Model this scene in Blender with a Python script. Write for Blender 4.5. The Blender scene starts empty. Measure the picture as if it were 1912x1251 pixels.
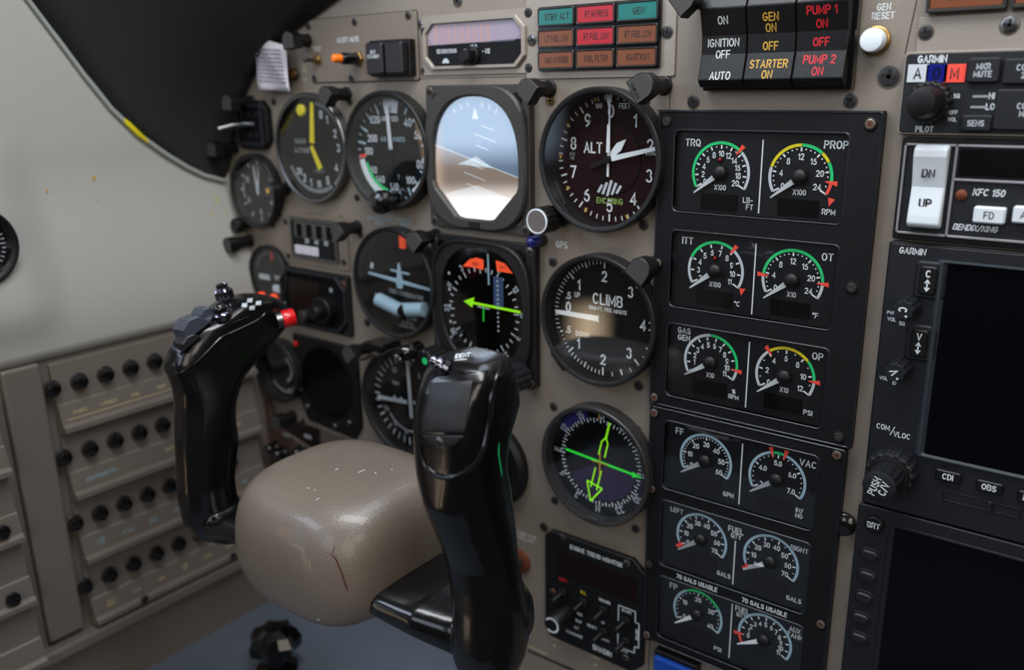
import bpy, bmesh, math, random
from mathutils import Vector, Matrix
random.seed(4)
C = bpy.context.scene.collection
S = bpy.context.scene
PI = math.pi
R_ = math.radians

# ---------------------------------------------------------------- camera
CR = Vector((0.79205, 0.61031, -0.01376))          # camera right, in the world
CAMP = Vector((0.2714, -0.4370, 0.0419))
_p = (0.2740, 0.6540, 0.0785)
def _rot(rv):
    a = Vector(rv).length
    return Matrix.Rotation(a, 3, Vector(rv).normalized())
_B = Matrix(((1, 0, 0), (0, 0, -1), (0, 1, 0)))
RM = _rot(_p) @ _B                                  # rows: right, down, forward
FPX = 1614.07
cam_d = bpy.data.cameras.new('camera'); cam = bpy.data.objects.new('camera', cam_d); C.objects.link(cam)
cam_d.sensor_width = 36; cam_d.lens = 36 * FPX / 1912; cam_d.clip_start = 0.01; cam_d.clip_end = 50
mw = Matrix((RM[0], -RM[1], -RM[2])).transposed().to_4x4(); mw.translation = CAMP; cam.matrix_world = mw
cam_d.dof.use_dof = True; cam_d.dof.focus_distance = 0.452; cam_d.dof.aperture_fstop = 6.0
S.camera = cam

# ---------------------------------------------------------------- light
S.view_settings.view_transform = 'Standard'; S.view_settings.look = 'None'
S.view_settings.gamma = 1; S.view_settings.use_curve_mapping = False
S.view_settings.exposure = -0.22
S.cycles.max_bounces = 6; S.cycles.transparent_max_bounces = 10
S.cycles.caustics_reflective = False; S.cycles.caustics_refractive = False
w = bpy.data.worlds.new('world'); S.world = w; w.use_nodes = True
nt = w.node_tree; nt.nodes.clear()
def wn(t, **k):
    n = nt.nodes.new(t)
    for a, b in k.items(): setattr(n, a, b)
    return n
def wmath(op, a, b=None, clamp=False):
    n = wn('ShaderNodeMath', operation=op, use_clamp=clamp)
    for i, v in enumerate((a, b)):
        if v is None: continue
        if isinstance(v, (int, float)): n.inputs[i].default_value = v
        else: nt.links.new(v, n.inputs[i])
    return n.outputs[0]
tc = wn('ShaderNodeTexCoord'); sx = wn('ShaderNodeSeparateXYZ'); nt.links.new(tc.outputs['Generated'], sx.inputs[0])
az = wmath('ARCTAN2', sx.outputs[1], sx.outputs[0]); el = wmath('ARCSINE', sx.outputs[2])
def window(a0, a1, e0, e1, soft=1.6):
    """soft-edged cabin opening, also used for added bright patches, in degrees of azimuth and elevation"""
    def band(v, lo, hi):
        s = R_(soft)
        x = wmath('DIVIDE', wmath('SUBTRACT', v, R_(lo)), s, True)
        y = wmath('DIVIDE', wmath('SUBTRACT', R_(hi), v), s, True)
        return wmath('MULTIPLY', x, y)
    return wmath('MULTIPLY', band(az, a0, a1), band(el, e0, e1))
cabin = wn('ShaderNodeMix', data_type='RGBA'); cabin.inputs[6].default_value = (.020, .016, .014, 1); cabin.inputs[7].default_value = (.085, .075, .068, 1)
nt.links.new(wmath('MULTIPLY_ADD', sx.outputs[2], .5), cabin.inputs[0]); cabin.inputs[0].links[0].from_node.inputs[2].default_value = .5
col = cabin.outputs[2]
for (a0, a1, e0, e1, rgb, st) in [
        (-134.5, -124.0, -5, 14, (.62, .78, 1.0), 2.0),     # pilot's side window
        (-134.5, -124.5, -11.5, -6.0, (1.0, .95, .9), 3.6),  # added white patch, mirrored at the foot of the attitude display
        (-137.5, -132.0, -8, 8, (1.0, .70, .48), 2.6),    # added warm patch, mirrored in the right of the airspeed dial
        (-130.0, -125.5, -24, -10, (1.0, .80, .60), 3.2),  # added warm patch, mirrored in the horizontal situation display
        (-124.4, -120.8, -22, -13.5, (1.0, .76, .50), 7.0),  # added warm blob, mirrored in the CLIMB dial
        (-104, -84, 8, 36, (.75, .85, 1.0), 3.5),       # rear cabin window
        (-66, -36, 4, 34, (1.0, .90, .78), 3.0),        # co-pilot's window
        (60, 120, 42, 88, (.72, .84, 1.0), 5.0)]:       # windshield
    m = wn('ShaderNodeMix', data_type='RGBA')
    nt.links.new(window(a0, a1, e0, e1), m.inputs[0]); nt.links.new(col, m.inputs[6])
    m.inputs[7].default_value = (rgb[0] * st, rgb[1] * st, rgb[2] * st, 1); col = m.outputs[2]
bg = wn('ShaderNodeBackground'); nt.links.new(col, bg.inputs[0]); bg.inputs[1].default_value = 1.0
nt.links.new(bg.outputs[0], wn('ShaderNodeOutputWorld').inputs[0])
def area(name, loc, target, sx_, sy_, rgb, power):
    d = bpy.data.lights.new(name, 'AREA'); d.shape = 'RECTANGLE'; d.size = sx_; d.size_y = sy_; d.color = rgb; d.energy = power
    o = bpy.data.objects.new(name, d); C.objects.link(o); o.location = loc
    o.rotation_euler = (Vector(target) - Vector(loc)).to_track_quat('-Z', 'Y').to_euler(); return o
area('windshield_daylight', (.10, -.20, .40), (.06, -.05, 0), .6, .16, (.92, .96, 1), 4.6)
area('right_window_daylight', (.85, -.55, .42), (0, 0, 0), .35, .3, (1, .93, .84), 1.5)
area('left_window_daylight', (-.55, -.75, .38), (0, 0, -.1), .35, .25, (.70, .82, 1), 2.3)

# ---------------------------------------------------------------- pixel -> point of a real plane
def ray(px, py): return RM.transposed() @ Vector(((px - 956) / FPX, (py - 625.5) / FPX, 1))
def onY(px, py, y=0.0): d = ray(px, py); return CAMP + d * ((y - CAMP.y) / d.y)
def onX(px, py, x): d = ray(px, py); return CAMP + d * ((x - CAMP.x) / d.x)
def onZ(px, py, z): d = ray(px, py); return CAMP + d * ((z - CAMP.z) / d.z)
def P(px, py, h=0.0):
    """panel coordinates in mm (right, up) of the point h mm in front of the panel"""
    q = onY(px, py, -h / 1000); return (q.x * 1000, q.z * 1000)

# ---------------------------------------------------------------- materials
def lin(c): return tuple(((v / 12.92) if v <= .04045 else ((v + .055) / 1.055) ** 2.4) for v in [x / 255 for x in c])
MATS = {}
def M(name, rgb, rough=.5, metal=0., bump=0., bs=900, coat=0., emis=0., mott=0., spec=.5):
    m = bpy.data.materials.new(name); m.use_nodes = True; n = m.node_tree; b = n.nodes['Principled BSDF']
    c = lin(rgb); b.inputs['Base Color'].default_value = (*c, 1); b.inputs['Roughness'].default_value = rough
    b.inputs['Metallic'].default_value = metal; b.inputs['Coat Weight'].default_value = coat; b.inputs['Coat Roughness'].default_value = .08
    b.inputs['Specular IOR Level'].default_value = spec
    if emis: b.inputs['Emission Color'].default_value = (*c, 1); b.inputs['Emission Strength'].default_value = emis
    t = n.nodes.new('ShaderNodeTexCoord')
    if bump:
        no = n.nodes.new('ShaderNodeTexNoise'); no.inputs['Scale'].default_value = bs; no.inputs['Detail'].default_value = 3
        n.links.new(t.outputs['Object'], no.inputs['Vector'])
        bu = n.nodes.new('ShaderNodeBump'); bu.inputs['Strength'].default_value = bump; bu.inputs['Distance'].default_value = .0004
        n.links.new(no.outputs[0], bu.inputs['Height']); n.links.new(bu.outputs[0], b.inputs['Normal'])
    if mott:
        no = n.nodes.new('ShaderNodeTexNoise'); no.inputs['Scale'].default_value = 22; no.inputs['Detail'].default_value = 6; no.inputs['Roughness'].default_value = .65
        n.links.new(t.outputs['Object'], no.inputs['Vector'])
        mx = n.nodes.new('ShaderNodeMix'); mx.data_type = 'RGBA'
        mx.inputs[6].default_value = (*[v * (1 - mott) for v in c], 1); mx.inputs[7].default_value = (*[min(1, v * (1 + mott)) for v in c], 1)
        n.links.new(no.outputs[0], mx.inputs[0]); n.links.new(mx.outputs[2], b.inputs['Base Color'])
    MATS[name] = m; return m
def glassmat(name, f0, tint=(1, 1, 1), rough=0.0):
    m = bpy.data.materials.new(name); m.use_nodes = True; n = m.node_tree; n.nodes.clear()
    o = n.nodes.new('ShaderNodeOutputMaterial'); mx = n.nodes.new('ShaderNodeMixShader')
    tr = n.nodes.new('ShaderNodeBsdfTransparent'); gl = n.nodes.new('ShaderNodeBsdfGlossy'); gl.inputs['Roughness'].default_value = rough
    gl.inputs[0].default_value = (*tint, 1)
    lw = n.nodes.new('ShaderNodeLayerWeight'); lw.inputs[0].default_value = .5
    p = n.nodes.new('ShaderNodeMath'); p.operation = 'POWER'; p.inputs[1].default_value = 5
    q = n.nodes.new('ShaderNodeMath'); q.operation = 'MULTIPLY_ADD'; q.inputs[1].default_value = 1 - f0; q.inputs[2].default_value = f0
    n.links.new(lw.outputs['Facing'], p.inputs[0]); n.links.new(p.outputs[0], q.inputs[0]); n.links.new(q.outputs[0], mx.inputs[0])
    n.links.new(tr.outputs[0], mx.inputs[1]); n.links.new(gl.outputs[0], mx.inputs[2]); n.links.new(mx.outputs[0], o.inputs[0])
    MATS[name] = m; return m
M('panel', (134, 124, 113), .40, .2, .35, 1400, mott=.12)
M('screw_ring', (120, 112, 102), .35, .6)
M('rim', (22, 25, 34), .3, 0, .3, 2400, spec=.7)
M('pale_lime', (150, 186, 90), .6)
M('surround_lit', (44, 51, 58), .4)
M('hood', (58, 57, 56), .5, 0, .6, 2500, spec=.5)
M('plate', (150, 141, 131), .38, .3, .3, 1600, mott=.08)
M('plate_dark', (120, 109, 98), .45, .1, .3, 1400, mott=.1)
M('seam', (40, 36, 33), .7)
M('black', (13, 13, 14), .42, 0, .25, 2500, spec=.35)
M('gloss', (10, 10, 11), .16, 0, 0, coat=.4)
M('rocker', (12, 12, 13), .34, 0, .3, 2200, spec=.4)
M('bezel', (24, 24, 25), .36, 0, .5, 2600, spec=.4)
M('bezel_grey', (56, 54, 52), .45, .1, .5, 2000, mott=.12)
M('cluster', (12, 13, 16), .5, 0, .9, 3200, mott=.08, spec=.22)
M('radio', (23, 25, 30), .45, 0, .5, 2600, spec=.35)
M('face', (8, 9, 11), .75, spec=.12)
M('face_grey', (20, 21, 24), .7, spec=.2)
M('maroon', (30, 11, 14), .8, spec=.1)
M('eface', (11, 12, 17), .45, 0, .4, 2800, spec=.3)
M('lcd', (7, 7, 8), .2)
M('lcd_red', (20, 5, 4), .3, spec=.3)
M('screen', (3, 3, 4), .16, spec=.25)
M('screen_purple', (5, 4, 11), .18, spec=.3)
M('white', (214, 222, 226), .5)
M('offwhite', (186, 194, 200), .5)
M('blue_white', (150, 180, 196), .5)
M('print', (200, 204, 204), .6)
M('print_dim', (140, 145, 148), .6)
M('cream', (196, 186, 140), .6)
M('green', (30, 196, 112), .45)
M('lime', (150, 240, 20), .4, emis=.35)
M('lime2', (40, 225, 60), .4, emis=.3)
M('yellow', (214, 200, 24), .45)
M('gold', (205, 160, 60), .4)
M('red', (236, 76, 62), .45)
M('red_button', (215, 16, 26), .3, coat=.5)
M('red_print', (206, 28, 40), .5)
M('led', (120, 8, 12), .2, coat=.6)
M('orange', (250, 120, 25), .35, coat=.5)
M('orange_flag', (250, 84, 40), .5, emis=.3)
M('teal_lens', (12, 104, 98), .35, coat=.3)
M('red_lens', (165, 24, 38), .35, coat=.3)
M('amber_lens', (112, 60, 30), .35, coat=.3)
M('legend', (34, 24, 22), .6)
M('chrome', (120, 118, 130), .14, 1.)
M('steel', (120, 120, 122), .3, 1.)
M('dark_steel', (50, 49, 49), .4, .3)
M('frame_silver', (150, 150, 154), .35, .3)
M('brass', (150, 120, 70), .35, .9)
M('rust', (120, 66, 44), .5, .6)
M('plastic_white', (212, 220, 226), .35, coat=.2)
M('paper', (200, 196, 204), .8, mott=.04)
M('paper_ink', (110, 105, 120), .8)
M('blue_lamp', (20, 26, 110), .15, coat=.8)
M('blue_key', (20, 70, 160), .3, coat=.3)
M('sidewall', (166, 165, 160), .42, 0, .5, 700, mott=.05)
M('sidewall_low', (118, 110, 103), .4, .2, .3, 1200, mott=.08)
M('shield', (30, 30, 33), .85, 0, 1.2, 1500, mott=.2)
M('edge_trim', (150, 156, 152), .5)
M('carpet', (92, 100, 112), .95, 0, 1.0, 900, mott=.12)
M('leather', (114, 103, 92), .3, 0, .6, 1300, coat=.25, mott=.1, spec=.65)
M('crack', (84, 52, 40), .8)
M('yoke', (11, 11, 12), .24, 0, .05, 500, coat=.35, spec=.45)
M('yoke_matt', (26, 26, 30), .4, 0, .4, 2600)
M('grey_switch', (56, 62, 74), .38, coat=.2)
M('void', (12, 10, 10), .8)
M('brown', (84, 66, 58), .5, .1, .2, 900, mott=.15)
M('sky_display', (120, 145, 172), .4, emis=.4)
M('ground_display', (160, 142, 128), .4, emis=.4)
M('pale_reflection', (205, 205, 205), .4, emis=.5)
M('line_display', (225, 235, 240), .4, emis=.5)
M('led_window', (150, 130, 150), .3)
M('led_band', (170, 130, 130), .3)
M('blue_tape', (54, 74, 110), .4)
M('cdi_purple', (40, 30, 62), .3)
glassmat('glass', .036); glassmat('glass_mirror', .20); glassmat('glass_dark', .03)

# ---------------------------------------------------------------- mesh builder (mm; a right, b up, h towards the pilot)
# ---------------------------------------------------------------- engraved lettering: strokes of even width
def _e(cx, cy, rx, ry, t0, t1):
    k = max(3, int(abs(t1 - t0) / 22)); return [(cx + rx * math.cos(R_(t0 + (t1 - t0) * i / k)), cy + ry * math.sin(R_(t0 + (t1 - t0) * i / k))) for i in range(k + 1)]
_O = [_e(.5, .5, .5, .5, 90, 450)]
_P = [(0, 0), (0, 1), (.55, 1)] + _e(.6, .74, .4, .26, 90, -90) + [(0, .48)]
_S = _e(.5, .75, .44, .25, 28, 270) + _e(.5, .25, .48, .25, 90, -152)
_6 = [_e(.5, .31, .48, .31, 90, 450), [(.03, .33), (.08, .56), (.28, .84), (.72, 1)]]
GL = {'A': (.62, [[(0, 0), (.5, 1), (1, 0)], [(.17, .32), (.83, .32)]]), 'B': (.54, [[(0, 0), (0, 1), (.6, 1)] + _e(.6, .76, .34, .24, 80, -90) + [(0, .52)], [(.6, .52)] + _e(.6, .26, .4, .26, 80, -90) + [(0, 0)]]),
      'C': (.58, [_e(.5, .5, .5, .5, 48, 312)]), 'D': (.56, [[(0, 0), (0, 1), (.4, 1)] + _e(.42, .5, .58, .5, 80, -90) + [(0, 0)]]), 'E': (.48, [[(1, 1), (0, 1), (0, 0), (1, 0)], [(0, .52), (.88, .52)]]),
      'F': (.48, [[(1, 1), (0, 1), (0, 0)], [(0, .5), (.85, .5)]]), 'G': (.6, [_e(.5, .5, .5, .5, 45, 335) + [(1, .46), (.55, .46)]]), 'H': (.54, [[(0, 0), (0, 1)], [(1, 0), (1, 1)], [(0, .52), (1, .52)]]),
      'I': (.0, [[(0, 0), (0, 1)]]), 'J': (.44, [[(1, 1), (1, .3)] + _e(.5, .3, .5, .3, 0, -170)]), 'K': (.55, [[(0, 0), (0, 1)], [(1, 1), (0, .40)], [(.32, .6), (1, 0)]]), 'L': (.46, [[(0, 1), (0, 0), (1, 0)]]),
      'M': (.68, [[(0, 0), (0, 1), (.5, .2), (1, 1), (1, 0)]]), 'N': (.55, [[(0, 0), (0, 1), (1, 0), (1, 1)]]), 'O': (.6, _O), 'P': (.52, [_P]), 'Q': (.6, _O + [[(.6, .28), (1.02, -.04)]]), 'R': (.54, [_P, [(.5, .48), (1, 0)]]),
      'S': (.54, [_S]), 'T': (.54, [[(0, 1), (1, 1)], [(.5, 1), (.5, 0)]]), 'U': (.54, [[(0, 1), (0, .3)] + _e(.5, .3, .5, .3, 180, 360) + [(1, 1)]]), 'V': (.6, [[(0, 1), (.5, 0), (1, 1)]]),
      'W': (.8, [[(0, 1), (.26, 0), (.5, .85), (.74, 0), (1, 1)]]), 'X': (.56, [[(0, 0), (1, 1)], [(0, 1), (1, 0)]]), 'Y': (.56, [[(0, 1), (.5, .48), (1, 1)], [(.5, .48), (.5, 0)]]), 'Z': (.52, [[(0, 1), (1, 1), (0, 0), (1, 0)]]),
      '0': (.5, _O), '1': (.2, [[(0, .76), (1, 1), (1, 0)]]), '2': (.5, [_e(.5, .72, .47, .28, 165, -38) + [(0, 0), (1, 0)]]), '3': (.5, [_e(.47, .76, .42, .24, 150, -80) + [(.38, .52)], [(.38, .52)] + _e(.5, .26, .48, .26, 80, -152)]),
      '4': (.52, [[(.76, 0), (.76, 1), (0, .26), (1, .26)]]), '5': (.5, [[(.92, 1), (.14, 1), (.06, .5)] + _e(.48, .32, .5, .32, 118, -150)]), '6': (.5, _6), '7': (.5, [[(0, 1), (1, 1), (.34, 0)]]),
      '8': (.5, [_e(.5, .76, .42, .24, 90, 450), _e(.5, .26, .49, .26, 90, 450)]), '9': (.5, [[(1 - x, 1 - y) for x, y in q] for q in _6]), '/': (.34, [[(0, -.06), (1, 1.06)]]), '-': (.3, [[(0, .45), (1, .45)]]),
      '.': (.0, [[(0, -.02), (0, .12)]]), '%': (.7, [_e(.22, .76, .22, .22, 90, 450), _e(.78, .24, .22, .22, 90, 450), [(.12, 0), (.88, 1)]]), '\u00b0': (.24, [_e(.5, .86, .5, .14, 90, 450)])}
_glyph = {}
def text_polys(s, bold):
    """lettering as flat strokes, centred; capitals are 0.72 high for size 1"""
    k = (s, bold)
    if k in _glyph: return _glyph[k]
    wd = (.10 + bold * 1.0) / .72; v, f = [], []; rows_ = s.split('\n'); lay = []
    for ln in rows_:
        x = 0; it = []
        for ch in ln:
            if ch == ' ': x += .42; continue
            w_, st = GL.get(ch.upper(), GL['-']); it.append((x, w_, st)); x += w_ + .26
        lay.append((it, x - .26))
    W0 = max(l for _, l in lay)
    for r, (it, L) in enumerate(lay):
        for x, w_, st in it:
            for q in st:
                pts = [Vector(((a * w_ + x - L / 2) * .72, (b_ - .5 - 1.42 * (r - (len(rows_) - 1) / 2)) * .72)) for a, b_ in q]
                hw_ = wd * .72 / 2; n = len(pts); closed = (pts[0] - pts[-1]).length < 1e-5; o = len(v)
                for i, p in enumerate(pts):
                    d0 = (p - pts[i - 1]) if i else (pts[0] - pts[-2] if closed else pts[1] - p); d1 = (pts[i + 1] - p) if i < n - 1 else (pts[1] - p if closed else p - pts[i - 1])
                    d0 = d0.normalized(); d1 = d1.normalized(); n0 = Vector((-d0.y, d0.x)); n1 = Vector((-d1.y, d1.x)); m_ = n0 + n1
                    m_ = n0 if m_.length < .2 else m_.normalized(); sc = hw_ / max(.55, m_.dot(n0)); e_ = Vector((0, 0))
                    if not closed and i == 0: e_ = -d1 * hw_ * .9
                    if not closed and i == n - 1: e_ = d0 * hw_ * .9
                    v.append(tuple(p + m_ * sc + e_)); v.append(tuple(p - m_ * sc + e_))
                for i in range(n - 1): f.append((o + 2 * i, o + 2 * i + 1, o + 2 * i + 3, o + 2 * i + 2))
    _glyph[k] = (v, f); return _glyph[k]

class MB:
    def __init__(s): s.v = []; s.f = []; s.m = []; s.s = []; s.names = []; s.marks = []
    def mi(s, m):
        if m not in s.names: s.names.append(m)
        return s.names.index(m)
    def add(s, vs, fs, m, smooth=False):
        o = len(s.v); s.v += [tuple(v) for v in vs]; i = s.mi(m)
        for f in fs: s.f.append(tuple(o + k for k in f)); s.m.append(i); s.s.append(smooth)
        return s
    def abh(s, vs, fs, m, smooth=False): return s.add([(a, -h, b) for a, b, h in vs], fs, m, smooth)
    def prism(s, poly, h0, h1, m, bev=0, inner=None, smooth=False):
        n = len(poly); cx = sum(p[0] for p in poly) / n; cy = sum(p[1] for p in poly) / n
        def ins(d):
            out = []
            for i in range(n):
                p0, p1, p2 = poly[i - 1], poly[i], poly[(i + 1) % n]
                e1 = Vector((p1[0] - p0[0], p1[1] - p0[1])); e2 = Vector((p2[0] - p1[0], p2[1] - p1[1]))
                if e1.length < 1e-9 or e2.length < 1e-9: out.append(p1); continue
                e1.normalize(); e2.normalize(); n1 = Vector((-e1.y, e1.x)); n2 = Vector((-e2.y, e2.x)); nn = n1 + n2
                if nn.length < 1e-6: out.append(p1); continue
                nn.normalize(); k = max(.35, nn.dot(n1)); q = Vector(p1) + nn * (d / k * s_); out.append((q.x, q.y))
            return out
        ar = sum(poly[i - 1][0] * poly[i][1] - poly[i][0] * poly[i - 1][1] for i in range(n)); s_ = 1 if ar > 0 else -1
        rings = [[(a, b, h0) for a, b in poly]]
        if bev:
            rings.append([(a, b, h1 - bev) for a, b in poly]); rings.append([(a, b, h1) for a, b in ins(bev)])
        else: rings.append([(a, b, h1) for a, b in poly])
        vs = [q for r in rings for q in r]; fs = []
        for k in range(len(rings) - 1):
            for i in range(n): j = (i + 1) % n; fs.append((k * n + i, k * n + j, (k + 1) * n + j, (k + 1) * n + i))
        fs.append(tuple(range(n))[::-1]); fs.append(tuple((len(rings) - 1) * n + i for i in range(n)))
        return s.abh(vs, fs, m, smooth)
    def box(s, a0, b0, a1, b1, h0, h1, m, bev=0): return s.prism([(a0, b0), (a1, b0), (a1, b1), (a0, b1)], h0, h1, m, bev)
    def rbox(s, a0, b0, a1, b1, r, h0, h1, m, bev=0): return s.prism(rrect(a0, b0, a1, b1, r), h0, h1, m, bev)
    def frame(s, outer, inner, h0, h1, m, bev=0.0, hin=None):
        """closed ring between two outlines with the same point count"""
        n = len(outer); hin = h0 if hin is None else hin
        def tow(o, i, d): v = Vector((i[0] - o[0], i[1] - o[1])); L = max(v.length, 1e-6); return (o[0] + v.x / L * d, o[1] + v.y / L * d)
        o2 = [tow(outer[k], inner[k], bev) for k in range(n)]; i2 = [tow(inner[k], outer[k], bev) for k in range(n)]
        R = [[(a, b, h0) for a, b in outer], [(a, b, h1 - bev) for a, b in outer], [(a, b, h1) for a, b in o2],
             [(a, b, h1) for a, b in i2], [(a, b, h1 - bev) for a, b in inner], [(a, b, hin) for a, b in inner]]
        vs = [q for r in R for q in r]; fs = []; K = len(R)
        for k in range(K):
            for i in range(n): j = (i + 1) % n; k2 = (k + 1) % K; fs.append((k * n + i, k * n + j, k2 * n + j, k2 * n + i))
        return s.abh(vs, fs, m)
    def lathe(s, a, b, prof, m, n=40, cap=True, smooth=True, rib=0, ribn=0):
        """prof: (radius, h) list turned round the axis through (a,b)"""
        vs = []; fs = []; K = len(prof)
        for r, h in prof:
            for i in range(n):
                t = 2 * PI * i / n; rr = r - (rib if (ribn and (i * ribn // n) % 2 and r > 1) else 0)
                vs.append((a + rr * math.cos(t), b + rr * math.sin(t), h))
        for k in range(K - 1):
            for i in range(n): j = (i + 1) % n; fs.append((k * n + i, k * n + j, (k + 1) * n + j, (k + 1) * n + i))
        if cap: fs.append(tuple(range(n))[::-1]); fs.append(tuple((K - 1) * n + i for i in range(n)))
        else:
            for i in range(n): j = (i + 1) % n; fs.append(((K - 1) * n + i, (K - 1) * n + j, j, i))
        return s.abh(vs, fs, m, smooth)
    def cyl(s, a, b, r, h0, h1, m, bev=.3, n=28, **k):
        bev = min(bev, r * .5, abs(h1 - h0) * .5)
        return s.lathe(a, b, [(r, h0), (r, h1 - bev), (r - bev, h1)], m, n, smooth=False, **k)
    def arc(s, a, b, r0, r1, t0, t1, h, m, n=None):
        n = n or max(2, int(abs(t1 - t0) / 6)); vs = []; fs = []
        for i in range(n + 1):
            t = R_(t0 + (t1 - t0) * i / n)
            for r in (r0, r1): vs.append((a + r * math.cos(t), b + r * math.sin(t), h))
        for i in range(n): fs.append((2 * i, 2 * i + 1, 2 * i + 3, 2 * i + 2))
        return s.abh(vs, fs, m)
    def disc(s, a, b, r, h, m, n=36): return s.abh([(a + r * math.cos(2 * PI * i / n), b + r * math.sin(2 * PI * i / n), h) for i in range(n)], [tuple(range(n))], m)
    def flat(s, poly, h, m): return s.abh([(a, b, h) for a, b in poly], [tuple(range(len(poly)))], m)
    def tick(s, a, b, t, r0, r1, wd, h, m):
        t = R_(t); c, n = Vector((math.cos(t), math.sin(t))), Vector((-math.sin(t), math.cos(t)))
        o = Vector((a, b)); return s.flat([tuple(o + c * r0 - n * wd / 2), tuple(o + c * r1 - n * wd / 2), tuple(o + c * r1 + n * wd / 2), tuple(o + c * r0 + n * wd / 2)], h, m)
    def line(s, p, q, wd, h, m):
        d = Vector(q) - Vector(p); L = d.length; return s.tick(p[0], p[1], math.degrees(math.atan2(d.y, d.x)), 0, L, wd, h, m)
    def text(s, st, a, b, size, h, m='print', rot=0, bold=.012, sxx=1., shear=0):
        s.marks.append((len(s.v), len(s.f))); v, f = text_polys(st, bold); c, n = math.cos(R_(rot)), math.sin(R_(rot)); vs = []
        for x, y in v:
            x = (x + shear * y) * size * sxx; y = y * size; vs.append((a + x * c - y * n, b + x * n + y * c, h))
        return s.abh(vs, f, m) if vs else s
    def pointer(s, a, b, t, tail, tip, w0, w1, h, m, th=.5):
        """tapering needle with thickness"""
        t = R_(t); c, n = Vector((math.cos(t), math.sin(t))), Vector((-math.sin(t), math.cos(t))); o = Vector((a, b))
        return s.prism([tuple(o + c * tail - n * w0 / 2), tuple(o + c * tip - n * w1 / 2), tuple(o + c * tip + n * w1 / 2), tuple(o + c * tail + n * w0 / 2)], h, h + th, m)
    def tube(s, pts, r, m, n=10, cap=True):
        vs = []; fs = []; pts = [Vector(p) for p in pts]
        for k, p in enumerate(pts):
            d = (pts[min(k + 1, len(pts) - 1)] - pts[max(k - 1, 0)]).normalized(); u = d.orthogonal().normalized() if k == 0 else (u - d * u.dot(d)).normalized()
            v = d.cross(u); rr = r[k] if isinstance(r, (list, tuple)) else r
            for i in range(n): t = 2 * PI * i / n; vs.append(p + u * rr * math.cos(t) + v * rr * math.sin(t))
        for k in range(len(pts) - 1):
            for i in range(n): j = (i + 1) % n; fs.append((k * n + i, k * n + j, (k + 1) * n + j, (k + 1) * n + i))
        fs.append(tuple(range(n))[::-1]); fs.append(tuple((len(pts) - 1) * n + i for i in range(n)))
        return s.add(vs, fs, m, True)
    def build_each(s, name, parent=None):
        """every text or line drawn since the last mark becomes an object of its own"""
        mk = [m for m in s.marks]; mk = ([(0, 0)] if not mk or mk[0] != (0, 0) else []) + mk + [(len(s.v), len(s.f))]
        for (v0, f0), (v1, f1) in zip(mk, mk[1:]):
            if f1 == f0: continue
            q = MB(); ms = [s.names[i] for i in s.m[f0:f1]]
            q.v = s.v[v0:v1]; q.f = [tuple(k - v0 for k in f) for f in s.f[f0:f1]]; q.s = s.s[f0:f1]; q.m = [q.mi(m) for m in ms]; q.build(name, parent)
    def mark(s): s.marks.append((len(s.v), len(s.f))); return s
    def build(s, name, parent=None, label=None, loc=None, mods=None):
        me = bpy.data.meshes.new(name); me.from_pydata([(x / 1000, y / 1000, z / 1000) for x, y, z in s.v], [], s.f)
        for k in s.names: me.materials.append(MATS[k])
        me.polygons.foreach_set('material_index', s.m); me.polygons.foreach_set('use_smooth', s.s)
        bm = bmesh.new(); bm.from_mesh(me); bmesh.ops.recalc_face_normals(bm, faces=bm.faces)
        for e in bm.edges:
            if len(e.link_faces) == 2 and e.calc_face_angle(0) > R_(38): e.smooth = False
        bm.to_mesh(me); bm.free(); me.validate()
        o = bpy.data.objects.new(name, me); C.objects.link(o)
        if parent: o.parent = parent
        if loc: o.location = loc
        if label: o['label'] = label
        return o

def rrect(a0, b0, a1, b1, r, k=4):
    pts = []
    for (cx, cy, t) in ((a1 - r, b0 + r, -90), (a1 - r, b1 - r, 0), (a0 + r, b1 - r, 90), (a0 + r, b0 + r, 180)):
        for i in range(k + 1): q = R_(t + 90 * i / k); pts.append((cx + r * math.cos(q), cy + r * math.sin(q)))
    return pts
def octo(a0, b0, a1, b1, c): return [(a0 + c, b0), (a1 - c, b0), (a1, b0 + c), (a1, b1 - c), (a1 - c, b1), (a0 + c, b1), (a0, b1 - c), (a0, b0 + c)]
def circ(a, b, r, n=40): return [(a + r * math.cos(2 * PI * i / n), b + r * math.sin(2 * PI * i / n)) for i in range(n)]
def thing(name, label, cat, x=0, z=0, y=0, group=None, rotz=0):
    o = bpy.data.objects.new(name, None); C.objects.link(o); o.location = (x / 1000, y / 1000, z / 1000); o.rotation_euler = (0, 0, rotz)
    o.empty_display_size = .01
    o['label'] = label; o['category'] = cat
    if group: o['group'] = group
    return o
def struct(o): o['kind'] = 'structure'; return o
def tag(o, label, cat, group=None):
    o['label'] = label; o['category'] = cat
    if group: o['group'] = group
    return o
_screws = {}
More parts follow.
